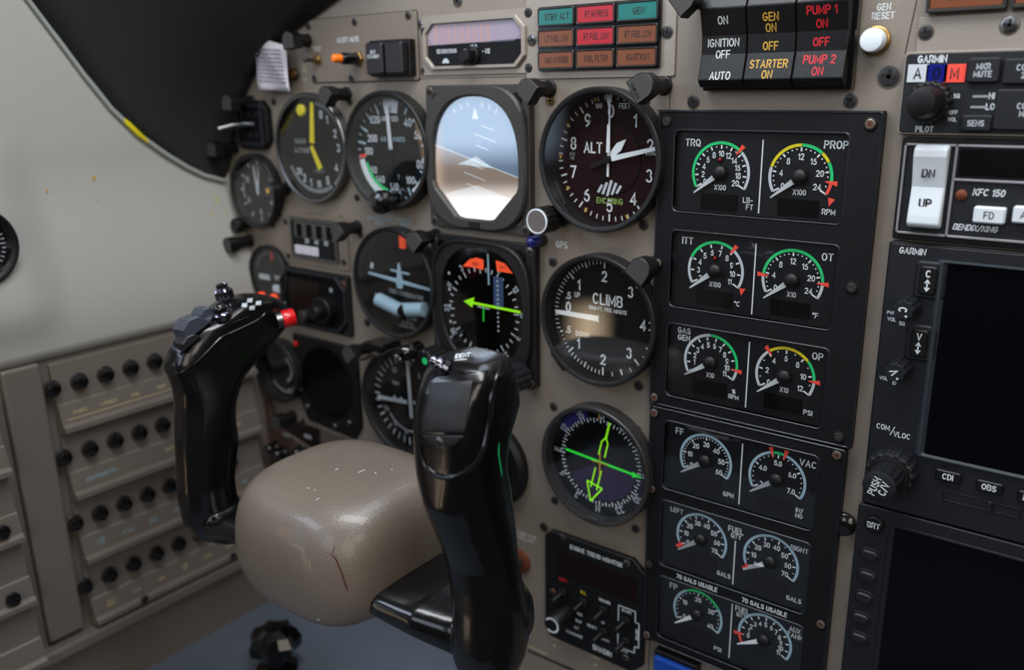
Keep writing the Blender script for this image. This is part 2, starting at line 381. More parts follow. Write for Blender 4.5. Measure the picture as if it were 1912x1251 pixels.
def screw(parent, a, b, r=3.0, m='dark_steel', h=0.0, name='screw', label=None, hexs=False):
    """a screw head with its driver recess: part of the thing it fastens"""
    k = (r, m, hexs)
    if k not in _screws:
        mb = MB()
        if hexs:
            mb.lathe(0, 0, [(r * 1.25, 0), (r * 1.25, .35), (r * 1.1, .5)], 'black', 24, smooth=False); mb.lathe(0, 0, [(r * .95, .4), (r * .95, .9), (r * .8, 1.1), (r * .55, 1.1), (r * .5, .6)], 'screw_ring' if m == 'rust' else m, 24, smooth=False); mb.disc(0, 0, r * .56, 1.12, m if m == 'rust' else 'seam', 24); mb.disc(0, 0, r * .28, 1.16, 'seam', 6)
        else:
            mb.lathe(0, 0, [(r * 1.22, 0), (r * 1.22, .22), (r * 1.08, .3)], 'screw_ring', 24, smooth=False); mb.lathe(0, 0, [(r, .2), (r, .55), (r * .86, .75), (r * .3, .85)], m, 24)
            for t in (35, 125): mb.tick(0, 0, t, -r * .72, r * .72, r * .36, .97, 'void')
        o = mb.build(name, parent); _screws[k] = o.data
    else:
        o = bpy.data.objects.new(name, _screws[k]); C.objects.link(o); o.parent = parent
    o.location = (a / 1000, -h / 1000, b / 1000); o.rotation_euler = (0, random.uniform(0, PI), 0)
    if label: o['label'] = label
    return o
def glass(parent, poly, h, m='glass', th=.6, name='glass'): return MB().prism(poly, h, h + th, m).build(name, parent)
def bezel_round(root, R, H, rin, m='bezel', dial='face', dh=1.2, gm='glass', hg=None, lip=1.2, n=56, name='bezel'):
    b = MB(); b.lathe(0, 0, [(R, 0), (R, H - lip * .6), (R - lip * .5, H), (R - lip * 1.6, H), (R - lip * 2.6, H - .6), (rin + .2, H - 1.6), (rin, dh - .6), (rin + 1.4, dh - .6), (rin + 1.4, -.01 if dh < 0 else dh - .3), (R - .4, -.01 if dh < 0 else 0)], m, n, cap=False); b.build(name, root)
    d = MB(); d.lathe(0, 0, [(rin + .3, min(0, dh - 1)), (rin + .3, dh - .1), (rin + .2, dh)], dial, n); d.build('dial', root)
    glass(root, circ(0, 0, R - lip * 2.6 + .3, n), (hg or H - 1.8), gm)
    return root
# ================================================================ THE SETTING
PH = -5.0                                           # height of the sheet-metal panel; instrument faces sit near 0
def PP(px, py): return P(px, py, PH)
root = thing('instrument_panel', 'taupe painted sheet metal instrument panel that carries all the gauges', 'instrument panel')
def holed_sheet(outline, holes, h0, h1, m, name, par):
    cu = bpy.data.curves.new('s', 'CURVE'); cu.dimensions = '2D'; cu.fill_mode = 'BOTH'; cu.extrude = (h1 - h0) / 2
    for pl_ in [outline] + [circ(x, y, r, 64) for x, y, r in holes]:
        sp = cu.splines.new('POLY'); sp.points.add(len(pl_) - 1); sp.use_cyclic_u = True
        for pt_, (x, y) in zip(sp.points, pl_): pt_.co = (x, y, 0, 1)
    o = bpy.data.objects.new('s', cu); me = o.to_mesh(); g = MB()
    g.abh([(v.co.x, v.co.y, (h0 + h1) / 2 + v.co.z) for v in me.vertices], [tuple(p.vertices) for p in me.polygons], m)
    o.to_mesh_clear(); bpy.data.objects.remove(o); bpy.data.curves.remove(cu); return g.build(name, par)
holed_sheet([(-400, 150), (-378, -30), (-364, -74), (-352, -125), (-347, -140), (-345, -236), (-150, -238), (-118, -243), (-106, -262), (-102, -410), (262, -410), (262, 150)], [(0, 0, 40.4), (.4, -96.2, 40.2)], PH - 2.5, PH, 'panel', 'panel_sheet', root)
# sub plates, each with its dark joint round it
def subplate(name, a0, b0, a1, b1, m, lab=None, t=.8, par=root):
    q = MB(); q.rbox(a0 - .5, b0 - .5, a1 + .5, b1 + .5, 2, PH, PH + .15, 'seam'); q.rbox(a0, b0, a1, b1, 2, PH + .15, PH + t, m, .25)
    return q.build(name, par, lab)
# screws that hold the panel sheet
for px, py, r, m in [(1660, 143, 4.6, 'dark_steel'), (1295, 190, 3.2, 'dark_steel'), (1588, 188, 3.2, 'dark_steel'), (1028, 188, 2.8, 'brass'), (1205, 188, 2.8, 'dark_steel'),
                     (1202, 420, 2.9, 'dark_steel'), (1033, 489, 2.8, 'dark_steel'), (1193, 720, 2.9, 'dark_steel'), (1190, 802, 2.7, 'dark_steel'), (1034, 759, 2.6, 'dark_steel'), (1036, 934, 2.6, 'dark_steel'),
                     (1187, 987, 2.7, 'dark_steel'), (1016, 984, 3.0, 'dark_steel'), (980, 1123, 2.6, 'dark_steel'), (512, 190, 2.6, 'dark_steel'), (654, 190, 2.6, 'dark_steel'), (768, 190, 2.6, 'dark_steel'),
                     (624, 365, 2.6, 'dark_steel'), (667, 369, 2.6, 'dark_steel'), (525, 398, 2.6, 'dark_steel'), (510, 420, 2.4, 'dark_steel'), (673, 437, 2.8, 'dark_steel'), (786, 46, 2.7, 'steel'),
                     (792, 133, 2.4, 'dark_steel'), (686, 602, 2.8, 'dark_steel'), (536, 697, 2.6, 'dark_steel'), (544, 742, 2.6, 'dark_steel'), (638, 408, 2.4, 'dark_steel'), (1212, 845, 2.2, 'dark_steel'), (855, 2, 3.2, 'steel')]:
    a, bb = PP(px, py); screw(root, a, bb, r, m, PH)
for px, py in [(567, 788), (670, 838), (652, 615)]:
    a, bb = PP(px, py); screw(root, a, bb, 3, 'steel', PH)
# printed legends of the panel sheet
t = MB()
def lab(st, px, py, size, m='print', rot=0, bold=.02, sxx=1): a, bb = PP(px, py); t.text(st, a, bb, size, PH + .12, m, rot, bold, sxx)
def dymo(px0, py0, px1, py1):
    a, b0 = PP(px0, py0); a1, b1 = PP(px1, py1); t.box(min(a, a1), min(b0, b1), max(a, a1), max(b0, b1), PH, PH + .3, 'plate_dark')
lab('GEN\nRESET', 1650, 21, 3.7, 'white')
lab('GPS', 1049, 457, 5.2, 'white')
lab('CABIN TEMP\nPULL-HOT', 983, 1003, 3.4)
lab('ALTIMETER STATIC', 708, 408, 3.2, 'blue_white'); lab('SOURCE', 708, 416, 2.8, 'blue_white'); lab('AUTOPILOT', 755, 411, 3.2, 'blue_white'); lab('SOURCE', 757, 419, 2.8, 'blue_white')
lab('LIGHT', 1036, 1192, 3.2, 'cream'); lab('LIGHT', 1112, 1228, 3.2, 'cream'); lab('ON\nOFF', 569, 128, 3.4, 'cream'); lab('FLAP', 700, 655, 3, 'blue_white')
t.mark().line(PP(985, 1205), PP(1022, 1222), .8, PH + .15, 'cream')
lab('UP', 570, 148, 3.2, 'cream')
for px, py in ((1036, 1205), (1112, 1241)): a, bb = PP(px, py); t.mark().disc(a, bb, 1, PH + .15, 'cream')
t.build_each('printed_legend', root)
sm = MB()                                            # joints between the panel sheets
sm.line(PP(1253, 139), PP(1250, 207), .5, PH + .06, 'seam'); sm.mark().line(PP(1712, 0), PP(1690, 100), .6, PH + .06, 'seam'); sm.mark().line(PP(985, 4), PP(985, 146), .5, PH + .06, 'seam')
sm.mark().line(PP(985, 1214), PP(1180, 1300), 2.4, PH + .06, 'seam'); sm.mark().line(PP(1214, 1190), PP(1211, 1251), .8, PH + .06, 'seam'); sm.mark().line(PP(640, 150), PP(985, 143), .4, PH + .06, 'seam')
sm.build_each('panel_joint', root)

# ---- cabin sidewall, its lower trim, the glareshield, floor and firewall
def grid(name, rows, m, th=None, par=None):
    g = MB(); n = len(rows[0]); vs = [q for r in rows for q in r]; fs = []
    for i in range(len(rows) - 1):
        for j in range(n - 1): fs.append((i * n + j, i * n + j + 1, (i + 1) * n + j + 1, (i + 1) * n + j))
    g.add([(x * 1000, y * 1000, z * 1000) for x, y, z in vs], fs, m, True); o = g.build(name, par)
    if th: md = o.modifiers.new('thick', 'SOLIDIFY'); md.thickness = th; md.offset = 0
    return o
def sst(v): v = max(0, min(1, v)); return v * v * (3 - 2 * v)
def wall_x(y, z):
    x = -.3495 - .030 * sst((z + .13) / .13) - max(0, z) * .10
    return x + .007 * sst((-.150 - y) / .035) * sst((.03 - z) / .05) * sst((z + .13) / .03)
rows = []
for i in range(41):
    z = -.139 + (.16 + .139) * i / 40
    rows.append([(wall_x(-.245 + .255 * j / 50, z), -.245 + .255 * j / 50, z) for j in range(51)])
struct(grid('wall_left', rows, 'sidewall', .003))
sb = MB(); sb.box(-6, -212, 0, 212, 0, 0, 'sidewall_low') if False else None
sb = MB(); sb.add([(x, y, z) for x in (-358, -350) for y in (-400, 60) for z in (-420, -139)], [(0, 1, 3, 2), (4, 5, 7, 6), (0, 1, 5, 4), (2, 3, 7, 6), (0, 2, 6, 4), (1, 3, 7, 5)], 'sidewall_low')
struct(sb.build('wall_lower_left'))
A = [(-.379, -.032), (-.366, -.008), (-.356, .012), (-.345, .033), (-.322, .058), (-.296, .074), (-.268, .087), (-.226, .103), (-.18, .118), (-.12, .131)]
Bc = [(-.002, -.031), (-.020, -.025), (-.034, -.017), (-.050, -.006), (-.070, .010), (-.088, .030), (-.104, .055), (-.122, .086), (-.145, .125), (-.170, .170)]
rows = []
for (ax, az_), (by, bz) in zip(A, Bc):
    pa = Vector((ax, .003, az_)); pb = Vector((wall_x(by, bz) + .003, by, bz)); r = []
    for j in range(11):
        u = j / 10; q = pa.lerp(pb, u); q.z += .012 * math.sin(PI * u) * min(1, (pb - pa).length / .1); r.append(tuple(q))
    rows.append(r)
gs = grid('glareshield', rows, 'shield', .004); tag(gs, 'dark charcoal fabric glareshield arching over the left end of the panel', 'glareshield')
tr = MB(); pts = [((wall_x(y, z) + .0045) * 1000, y * 1000, z * 1000) for y, z in Bc]; tr.tube(pts, 2.0, 'edge_trim')
struct(tr.build('trim_1'))
ty = MB(); ty.tube([((wall_x(y, z) + .0052) * 1000, y * 1000, z * 1000) for y, z in ((-.064, .0045), (-.071, .011), (-.078, .019), (-.083, .0245))], [1.2, 2.1, 2.1, .8], 'yellow'); tag(ty.build('tape_piece'), 'yellow strip of tape on the glareshield edge', 'tape')
# chips of old paint on the sidewall
for k, (px, py, s, m) in enumerate([(405, 375, 5, 'cream'), (397, 400, 3.2, 'cream'), (421, 395, 2.4, 'cream'), (176, 332, 1.8, 'gold'), (182, 373, 1.2, 'cream'), (88, 357, 1.2, 'gold')]):
    q = onX(px, py, -.378 if px > 350 else -.375); x = wall_x(q.y, q.z) + .0024; q = onX(px, py, x); x = wall_x(q.y, q.z) + .0024
    g = MB(); rnd = random.Random(k)
    g.add([(x * 1000, q.y * 1000 + s * (.35 if k < 3 else .8) * math.cos(a) * rnd.uniform(.5, 1.2), q.z * 1000 + s * math.sin(a) * rnd.uniform(.6, 1.2)) for a in [i * PI / 6 for i in range(12)]], [tuple(range(12))], m)
    tag(g.build('paint_chip'), 'patch of worn yellow paint on the pale sidewall beside the panel edge' if k < 3 else 'tiny spot of ochre paint on the pale sidewall', 'paint spot', 'worn paint patches at the panel edge' if k < 3 else 'tiny paint spots on the sidewall')
fl = MB(); fl.add([(-358, -500, -420), (300, -500, -420), (300, 160, -420), (-358, 160, -420), (-358, -500, -430), (300, -500, -430), (300, 160, -430), (-358, 160, -430)], [(0, 1, 2, 3), (4, 5, 6, 7), (0, 1, 5, 4), (1, 2, 6, 5), (2, 3, 7, 6), (3, 0, 4, 7)], 'carpet'); struct(fl.build('floor'))
fw = MB(); fw.add([(x, y, z) for x in (-358, 300) for y in (160, 168) for z in (-420, 150)], [(0, 1, 3, 2), (4, 5, 7, 6), (0, 1, 5, 4), (2, 3, 7, 6), (0, 2, 6, 4), (1, 3, 7, 5)], 'void'); struct(fw.build('wall_front'))

# ---- circuit breaker panels on the sidewall (things built facing the pilot, turned to face the cabin)
def breaker_panel(name, label, y0, y1, ztop, rows_, xoff, texts, step=53.0, nfirst=0):
    """local a runs forward along the wall, b up, h into the cabin"""
    o = thing(name, label, 'circuit breaker panel', -349.5 + xoff, 0, y0, rotz=PI / 2)
    L = y1 - y0; g = MB()
    for k in range(rows_):
        z = ztop - step * k
        prof = [(0, z), (2.5, z - 1), (5, z - 30), (6.5, z - 31), (9, z - 45), (12.5, z - 47), (12.5, z - 50.5), (3, z - step + .3), (0, z - step + .2)]
        n = len(prof); vs = [(a, bz, h) for a in (0, L) for h, bz in prof]
        g.abh(vs, [(i, (i + 1) % n, n + (i + 1) % n, n + i) for i in range(n)] + [tuple(range(n)), tuple(range(n, 2 * n))], 'sidewall_low')
    g.build('ledge', o)
    return o
BP = breaker_panel('circuit_breaker_panel', 'stepped taupe circuit breaker panel with four rows of black breakers on the left sidewall', -177, -12, -143, 4, 0, None)
_cb = None
def breaker(par, a, bz, h, r=4.6):
    global _cb
    if _cb is None:
        g = MB(); g.lathe(0, 0, [(6.3, 0), (6.3, 1.2), (5.8, 1.8)], 'dark_steel', 20, smooth=False); g.lathe(0, 0, [(4.9, 1.6), (5.0, 3), (5.0, 5.0), (4.4, 6.2), (3.0, 6.8), (1.0, 7.0)], 'gloss', 20)
        o = g.build('circuit_breaker', par); _cb = o.data
    else: o = bpy.data.objects.new('circuit_breaker', _cb); C.objects.link(o); o.parent = par
    o.location = (a / 1000, -h / 1000, bz / 1000); o.rotation_euler = (R_(-4), 0, 0); return o
rowpx = [[(93, 688), (144, 677), (193, 666), (241, 656), (287, 645)], [(115, 820), (165, 805), (212, 791), (258, 777), (302, 766)],
         [(136, 943), (182, 927), (228, 910), (272, 893), (315, 880)], [(154, 1061), (200, 1041), (246, 1022), (288, 1005), (330, 988), (372, 974)]]
for k, rw in enumerate(rowpx):
    ys = [onX(px, py, -.342).y * 1000 + 177 for px, py in rw]; stp = (ys[-1] - ys[0]) / (len(ys) - 1); nn = {0: 8, 1: 8, 2: 8, 3: 7}[k]
    for i in range(nn):
        a = ys[0] + stp * i
        if a < 160: breaker(BP, a, -143 - 53 * k - 17, 4.2)
g = MB()
for k in range(4):
    z = -143 - 53 * k - 38.5; hh = 8.3
    for i in range(7):
        a = 14 + 21.5 * i
        if k == 0 or (k == 1 and i > 2): g.text(['ENGINE', 'AVIONICS', 'FUEL', 'PROP', 'LIGHTS', 'PITOT', 'TRIM'][i], a, z + .8, 3.4, hh, 'cream', 0, .03)
        elif k == 1 and i == 0: g.text('INSTRUMENTS', 22, z, 3.8, hh, 'blue_white', 0, .04)
        elif k == 2: g.text(['LDG\nLTS', 'STALL', 'ALT\nFIELD', 'BUS', 'GEN', 'BAT', 'AUX'][i], a, z, 3.4, hh, 'blue_white', 0, .04)
        elif k == 3: g.text(['NAV\nDME', 'COM', 'GPS', 'ADF\nHF', 'XPDR', 'AUDIO', 'A/P'][i], a, z, 3.4, hh, 'cream' if i != 1 else 'blue_white', 0, .04)
    if k == 0: g.mark().line((4, z - 3.5), (150, z - 3.5), .6, hh + .25, 'cream')
g.build_each('breaker_legend', BP)
screw(BP, 38, -143 - 159 - 49 + 2, 3, 'steel', 12.6); screw(BP, 121, -143 - 159 - 49 + 2, 3, 'steel', 12.6)
BQ = breaker_panel('circuit_breaker_panel', 'second breaker panel cut by the left edge of the picture', -330, -219, -157, 4, 8, None, step=50)
for k, (px, py) in enumerate([(5, 995), (25, 1120)]):
    q = onX(px, py, -.332); breaker(BQ, q.y * 1000 + 330, q.z * 1000, 5.5)
g = MB(); g.text('PRESS TO', 76, -247, 3, 10.5, 'cream', 0, .03); g.text('TEST', 100, -300, 3.2, 8.6, 'blue_white', 0, .03); g.build_each('breaker_legend', BQ)
pl = MB(); pl.add([(x, y, z) for x in (-349.5, -343.5) for y in (-210, -184) for z in (-352, -139.5)], [(0, 1, 3, 2), (4, 5, 7, 6), (0, 1, 5, 4), (2, 3, 7, 6), (0, 2, 6, 4), (1, 3, 7, 5)], 'sidewall_low'); o = struct(pl.build('trim_2'))
bm_ = o.modifiers.new('b', 'BEVEL'); bm_.width = .002; bm_.segments = 3
pl = MB(); pl.add([(x, y, z) for x in (-350, -337) for y in (-400, -5) for z in (-366, -356)], [(0, 1, 3, 2), (4, 5, 7, 6), (0, 1, 5, 4), (2, 3, 7, 6), (0, 2, 6, 4), (1, 3, 7, 5)], 'sidewall_low'); o = struct(pl.build('trim_3'))
bm_ = o.modifiers.new('b', 'BEVEL'); bm_.width = .002; bm_.segments = 2

# ---- round gauge on the sidewall bulge, cut by the picture edge
q = onX(-50, 462, -.352); gx = wall_x(q.y, q.z) + .007
o = thing('cabin_altitude_gauge', 'small round black gauge on the pale sidewall, cut by the left edge', 'gauge', gx * 1000, q.z * 1000, q.y * 1000, rotz=PI / 2)
bezel_round(o, 27, 7, 22, 'black', 'face', 1)
g = MB()
for k in range(31): g.tick(0, 0, 225 - 9 * k, 16 if k % 5 == 0 else 18, 20.5, .7, 1.1, 'offwhite')
for k in range(7): t_ = R_(225 - 45 * k); g.text(str(k * 5), 12.5 * math.cos(t_), 12.5 * math.sin(t_), 4.4, 1.1, 'offwhite')
g.build('dial_marking', o); MB().pointer(0, 0, 200, -4, 15, 1.6, .5, 2, 'offwhite').build('pointer', o)

# ---- knob standing on the floor in front of the panel
q = onZ(512, 1190, -.388); o = thing('fuel_selector_knob', 'black faceted knob on the grey floor below the yoke, out of focus', 'knob', q.x * 1000, -420, q.y * 1000)
g = MB(); g.add([(0, 0, 0)], [], 'gloss')
def lathez(g, prof, m, n=16, cx=0, cy=0, wav=0):
    vs = []
    for r, z in prof:
        for i in range(n):
            t_ = 2 * PI * i / n; rr = r * (1 + (wav if i % 2 else 0)); vs.append((cx + rr * math.cos(t_), cy + rr * math.sin(t_), z))
    K = len(prof); fs = [(k * n + i, k * n + (i + 1) % n, (k + 1) * n + (i + 1) % n, (k + 1) * n + i) for k in range(K - 1) for i in range(n)] + [tuple(range(n)), tuple((K - 1) * n + i for i in range(n))]
    g.add(vs, fs, m, False); return g
g = MB(); lathez(g, [(17, 0), (17, 4), (8, 8), (7, 20)], 'gloss'); g.build('base', o)
g = MB(); lathez(g, [(9, 18), (21, 22), (22, 30), (18, 38), (9, 42)], 'gloss', 14, wav=-.2); g.build('grip', o)
# ================================================================ ENGINE INSTRUMENT CLUSTERS
def polar(a, b, r, t): return (a + r * math.cos(R_(t)), b + r * math.sin(R_(t)))
def bug(g, cx, cz, t, h, m='red', r0=12.9, r1=19.2, w0=.5, w1=2.6):
    c, n = Vector((math.cos(R_(t)), math.sin(R_(t)))), Vector((-math.sin(R_(t)), math.cos(R_(t)))); o = Vector((cx, cz))
    g.flat([tuple(o + c * r0 - n * w0 / 2), tuple(o + c * r1 - n * w1 / 2), tuple(o + c * (r1 - .3) + n * w1 / 2), tuple(o + c * r0 + n * w0 / 2)], h, m)
def engine_gauge(win, cx, cz, span, numbers, major, minor, arcs, title, tpos, unit, upos, mult, bugs=(), tip=218, led=False, tsize=4.8, usize=3.5, nsize=3.9, a_from=210.0, lcdm='lcd', numr=10.3):
    """one printed gauge: marks in the window's face print, needle and hub as sub-parts"""
    v0, v1 = span; K_ = .972; numr *= .98; ang = lambda v: a_from - (a_from + 30) * (v - v0) / (v1 - v0)
    H = .32; g = MB()
    for s0, s1, m in arcs: g.arc(cx, cz, 15.5 * K_, 17.1 * K_, ang(s0), ang(s1), H, m, max(3, int(abs(ang(s0) - ang(s1)) / 5)))
    for s0, s1, m in arcs[1:]: g.tick(cx, cz, ang(s0), 15.4 * K_, 17.2 * K_, .25, H + .03, 'face')
    for v in major: g.tick(cx, cz, ang(v), 13.1 * K_, 15.1 * K_, .85, H, 'white')
    for v in (v0, v1): g.tick(cx, cz, ang(v), 12.6 * K_, 16.4 * K_, .85, H, 'white')
    for v in minor: g.disc(*polar(cx, cz, 14.3 * K_, ang(v)), .42, H, 'white', 8)
    for v, st in numbers: g.text(st, *polar(cx, cz, numr if len(st) < 3 else numr - .4, ang(v)), nsize if len(st) < 3 else nsize * .95, H, 'white', 0, .03)
    if title: g.text(title, tpos[0], tpos[1], tsize, H, 'white', 0, .022, 1.1)
    g.text(unit, upos[0], upos[1], usize, H, 'white', 0, .022, 1.1)
    if mult: g.text(mult, cx + .2, cz - 7.7, 3.5, H, 'white', 0, .03)
    for t_ in bugs: bug(g, cx, cz, t_ if t_ > 360 or t_ < 0 else t_, H + .1)
    if led: g.lathe(cx - .6, cz + 7.0, [(1.9, H - .1), (1.9, H + .3), (1.6, H + .35)], 'face', 18); g.lathe(cx - .5, cz + 7.0, [(1.2, H + .3), (.9, H + .8), (.3, H + 1.0)], 'led', 14)
    g.build('gauge_marking', win)
    MB().rbox(cx - 10.6, cz - 20.0, cx + 10.6, cz - 11.3, .4, H - .3, H + .05, lcdm).build('digital_readout', win)
    MB().pointer(cx, cz, tip, 3.0, 18.1, 3.1, .7, 1.6, 'white', .5).build('needle', win)
    MB().lathe(cx, cz, [(3.9, .35), (4.0, 2.0), (3.7, 2.9), (2.9, 3.6), (1.7, 4.1), (.4, 4.3)], 'black', 26).build('needle_hub', win)
def cluster_unit(name, label, a0, b0, a1, b1, wins, scr, T=0.0):
    o = thing(name, label, 'gauge cluster', 0, 0)
    # frame with rounded window openings, built of bars between the windows
    g = MB(); g.rbox(a0, b0, a1, b1, 1.6, PH, -4.0, 'cluster')
    wl = min(w_[0] for w_ in wins); wr = max(w_[2] for w_ in wins)
    ys = [b1] + [v for w_ in wins for v in (w_[3], w_[1])] + [b0]
    g.box(a0, b0, wl, b1, -4.0, T, 'cluster', .0); g.box(wr, b0, a1, b1, -4.0, T, 'cluster', .0)
    for k in range(0, len(ys), 2): g.box(wl, ys[k + 1], wr, ys[k], -4.0, T, 'cluster')
    for w_ in wins:                                   # the corners are rounded off
        for (x, y, sx2, sy2) in ((w_[0], w_[1], 1, 1), (w_[2], w_[1], -1, 1), (w_[0], w_[3], 1, -1), (w_[2], w_[3], -1, -1)):
            r = 2.6; cx, cy = x + r * sx2, y + r * sy2; pts = [(x, y)] + [(cx - sx2 * r * math.cos(t_), cy - sy2 * r * math.sin(t_)) for t_ in [k * PI / 12 for k in range(7)]]
            g.prism(pts if sx2 * sy2 < 0 else pts[::-1], -4, T - .01, 'cluster')
    g.build('housing', o)
    e = MB()
    e.frame(rrect(a0 - .05, b0 - .05, a1 + .05, b1 + .05, 1.8), rrect(a0 + 1.3, b0 + 1.3, a1 - 1.3, b1 - 1.3, 1.2), T - 1.6, T + .35, 'rim', .55, T - .2)
    for w_ in wins: e.frame(rrect(w_[0] - .9, w_[1] - .9, w_[2] + .9, w_[3] + .9, 3.2), rrect(w_[0], w_[1], w_[2], w_[3], 2.6), T - .2, T + .3, 'rim', .3, T - 3)
    e.build('raised_rim', o)
    out = []
    for w_ in wins:
        f = MB(); f.rbox(w_[0] - .5, w_[1] - .5, w_[2] + .5, w_[3] + .5, 3, -4.0, -2.6, 'eface'); wo = f.build('gauge_window', o)
        out.append(wo)
    for (x, y, m) in scr: screw(o, x, y, 2.5, m, T + .2, hexs=True); 
    return o, out
# the printed faces sit 2.6 mm below the frame: a holder moves the prints back
def holder(win): win.location = (0, 0, 0); return win
W3 = [(46.8, -25.8, 139.4, 17.8), (46.8, -80.4, 139.2, -36.9), (46.8, -134.8, 138.9, -91.0)]
CU, wn_ = cluster_unit('engine_gauge_cluster', 'upper black engine gauge cluster holding TRQ, PROP, ITT, OT, GAS GEN and OP dials', 36.0, -142.6, 154.5, 28.6, W3,
                       [(41.3, 22.6, 'dark_steel'), (148.8, 22.6, 'rust'), (38.9, -56.5, 'rust'), (147.5, -57, 'dark_steel'), (39.6, -138.0, 'rust'), (148.2, -137, 'dark_steel')])
W3b = [(46.9, -195.2, 138.6, -151.3), (46.9, -248.0, 138.6, -203.6), (46.9, -299.8, 138.6, -256.2)]
CL, wm_ = cluster_unit('engine_gauge_cluster', 'lower black gauge cluster holding FF, VAC, fuel quantity and FP dials', 36.6, -306.5, 152.5, -143.6, W3b,
                       [(39.9, -147.8, 'rust'), (148.3, -147.2, 'rust'), (39.9, -198.0, 'rust'), (39.9, -250.5, 'dark_steel'), (148.5, -249.8, 'rust'), (39.9, -302, 'rust')])
def sub(win):                                       # prints are built at the face height, 2.6 mm under the frame
    return win
_b0 = MB.build
def build_low(s, name, parent=None, label=None, loc=None, mods=None):
    return _b0(s, name, parent, label, (0, .0026, 0))
MB.build = build_low
N = lambda vals, f=str: [(v, f(v)) for v in vals]
xl, xr = 73.1, 116.3
ZR = [-4.0, -57.4, -110.5, -171.3, -222.9, -275.0]
engine_gauge(wn_[0], xl, ZR[0], (0, 20), N(range(0, 21, 2)), range(2, 20, 2), range(1, 20, 2), [(0, 13.8, 'green'), (13.8, 20, 'offwhite')], 'TRQ', (56.4, 11.5), 'LB-\n  FT', (89.4, -19.3), 'X100', [49.5], led=True)
engine_gauge(wn_[0], xr, ZR[0], (0, 24.3), N(range(0, 25, 4)), range(4, 24, 4), [k for k in range(1, 24) if k % 4], [(0, 4.7, 'offwhite'), (4.7, 12.1, 'yellow'), (12.1, 16.2, 'green'), (16.2, 18.3, 'yellow'), (18.3, 22.1, 'green'), (22.1, 24.3, 'red')], 'PROP', (132.9, 12.4), 'RPM', (132, -20.6), 'X100', [352.5])
engine_gauge(wn_[1], xl, ZR[1], (2, 11), N(range(2, 12)), range(3, 11), [], [(2, 4, 'offwhite'), (4, 8.0, 'green'), (8.0, 11, 'offwhite')], 'ITT', (55.7, -42.2), '\u00b0C', (86.8, -74.3), 'X100', [52], led=True)
engine_gauge(wn_[1], xr, ZR[1], (0, 24.3), N(range(0, 25, 4)), range(4, 24, 4), [k for k in range(1, 24) if k % 4], [(0, 3.7, 'offwhite'), (3.7, 20.9, 'green'), (20.9, 24.3, 'offwhite')], 'OT', (133.5, -43.3), '\u00b0F', (129.8, -74.5), 'X10', [176, 359.5])
engine_gauge(wn_[2], xl, ZR[2], (0, 11), N(range(1, 12)), range(1, 11), [], [(0, 5.4, 'offwhite'), (5.4, 9.9, 'green'), (9.9, 11, 'offwhite')], 'GAS\nGEN', (55.9, -96.6), '%\nRPM', (88, -126.7), 'X10', [352.5], tip=213, tsize=4.2, usize=3.2)
engine_gauge(wn_[2], xr, ZR[2], (0, 12), N(range(0, 13, 2)), range(2, 12, 2), range(1, 12, 2), [(0, 4.2, 'offwhite'), (4.2, 8.4, 'yellow'), (8.4, 10.6, 'green'), (10.6, 12, 'offwhite')], 'OP', (132.9, -96.2), 'PSI', (130.3, -128.3), 'X10', [127, 359.8])
engine_gauge(wm_[0], xl, ZR[3], (0, 60), N(range(0, 61, 10)), range(10, 60, 10), [k for k in range(2, 60, 2) if k % 10], [(0, 60, 'blue_white')], 'FF', (55.8, -156.8), 'GPH', (88.4, -188.9), None, tip=216, lcdm='lcd_red')
engine_gauge(wm_[0], xr, ZR[3], (3, 7), [(3, '3'), (4, '4.0'), (5, '5.0'), (6, '6.0'), (7, '7.0')], (4, 5, 6), [3 + k / 5 for k in range(1, 20) if k % 5], [(3, 4.78, 'blue_white'), (4.78, 5.22, 'green'), (5.22, 7, 'blue_white')], 'VAC', (132.8, -157.4), 'IN/\nHG', (130.3, -187.9), None, [104, 76.5], lcdm='lcd_red', tip=217, usize=3.3)
engine_gauge(wm_[1], xl, ZR[4], (0, 70), N(range(0, 71, 10)), range(10, 70, 10), range(5, 70, 10), [(0, 2, 'red'), (2, 70, 'blue_white')], 'LEFT', (56.1, -208.9), 'GALS', (88.6, -241.6), None, [212], tsize=3.7, lcdm='lcd_red')
engine_gauge(wm_[1], xr, ZR[4], (0, 70), N(range(0, 71, 10)), range(10, 70, 10), range(5, 70, 10), [(0, 2, 'red'), (2, 70, 'blue_white')], 'RIGHT', (132.2, -209.8), 'GALS', (131.4, -242.2), None, [212], tsize=3.7, lcdm='lcd_red', tip=213)
engine_gauge(wm_[2], xl, ZR[5], (0, 40), N(range(0, 41, 10)), range(10, 40, 10), [k for k in range(2, 40, 2) if k % 10], [(0, 14.8, 'blue_white'), (14.8, 29.5, 'green'), (29.5, 40, 'blue_white')], 'FP', (56.1, -261.6), 'PSI', (87.6, -294), None, lcdm='lcd_red')
engine_gauge(wm_[2], xr, ZR[5], (-1.1, 11), N(range(0, 12)), range(0, 11), [], [(-1.1, 0, 'red'), (0, 11, 'blue_white')], '', (0, 0), 'GALS', (131, -294.5), None, [187], tip=209, nsize=3.8)
g = MB()
g.text('FUEL', 94.5, -210.0, 4.6, .32, 'white', 0, .03); g.text('QTY', 94.8, -213.9, 3.8, .32, 'white', 0, .03); g.build('window_legend', wm_[1])
g = MB(); g.text('FUEL', 101.6, -260.8, 4.2, .32, 'white', 0, .03); g.text('QTY', 101.2, -264.6, 3.6, .32, 'white', 0, .03); g.text('AUX', 133.6, -261.4, 3.9, .32, 'white', 0, .03); g.text('TANK', 133.8, -265.3, 3.9, .32, 'white', 0, .03); g.build('window_legend', wm_[2])
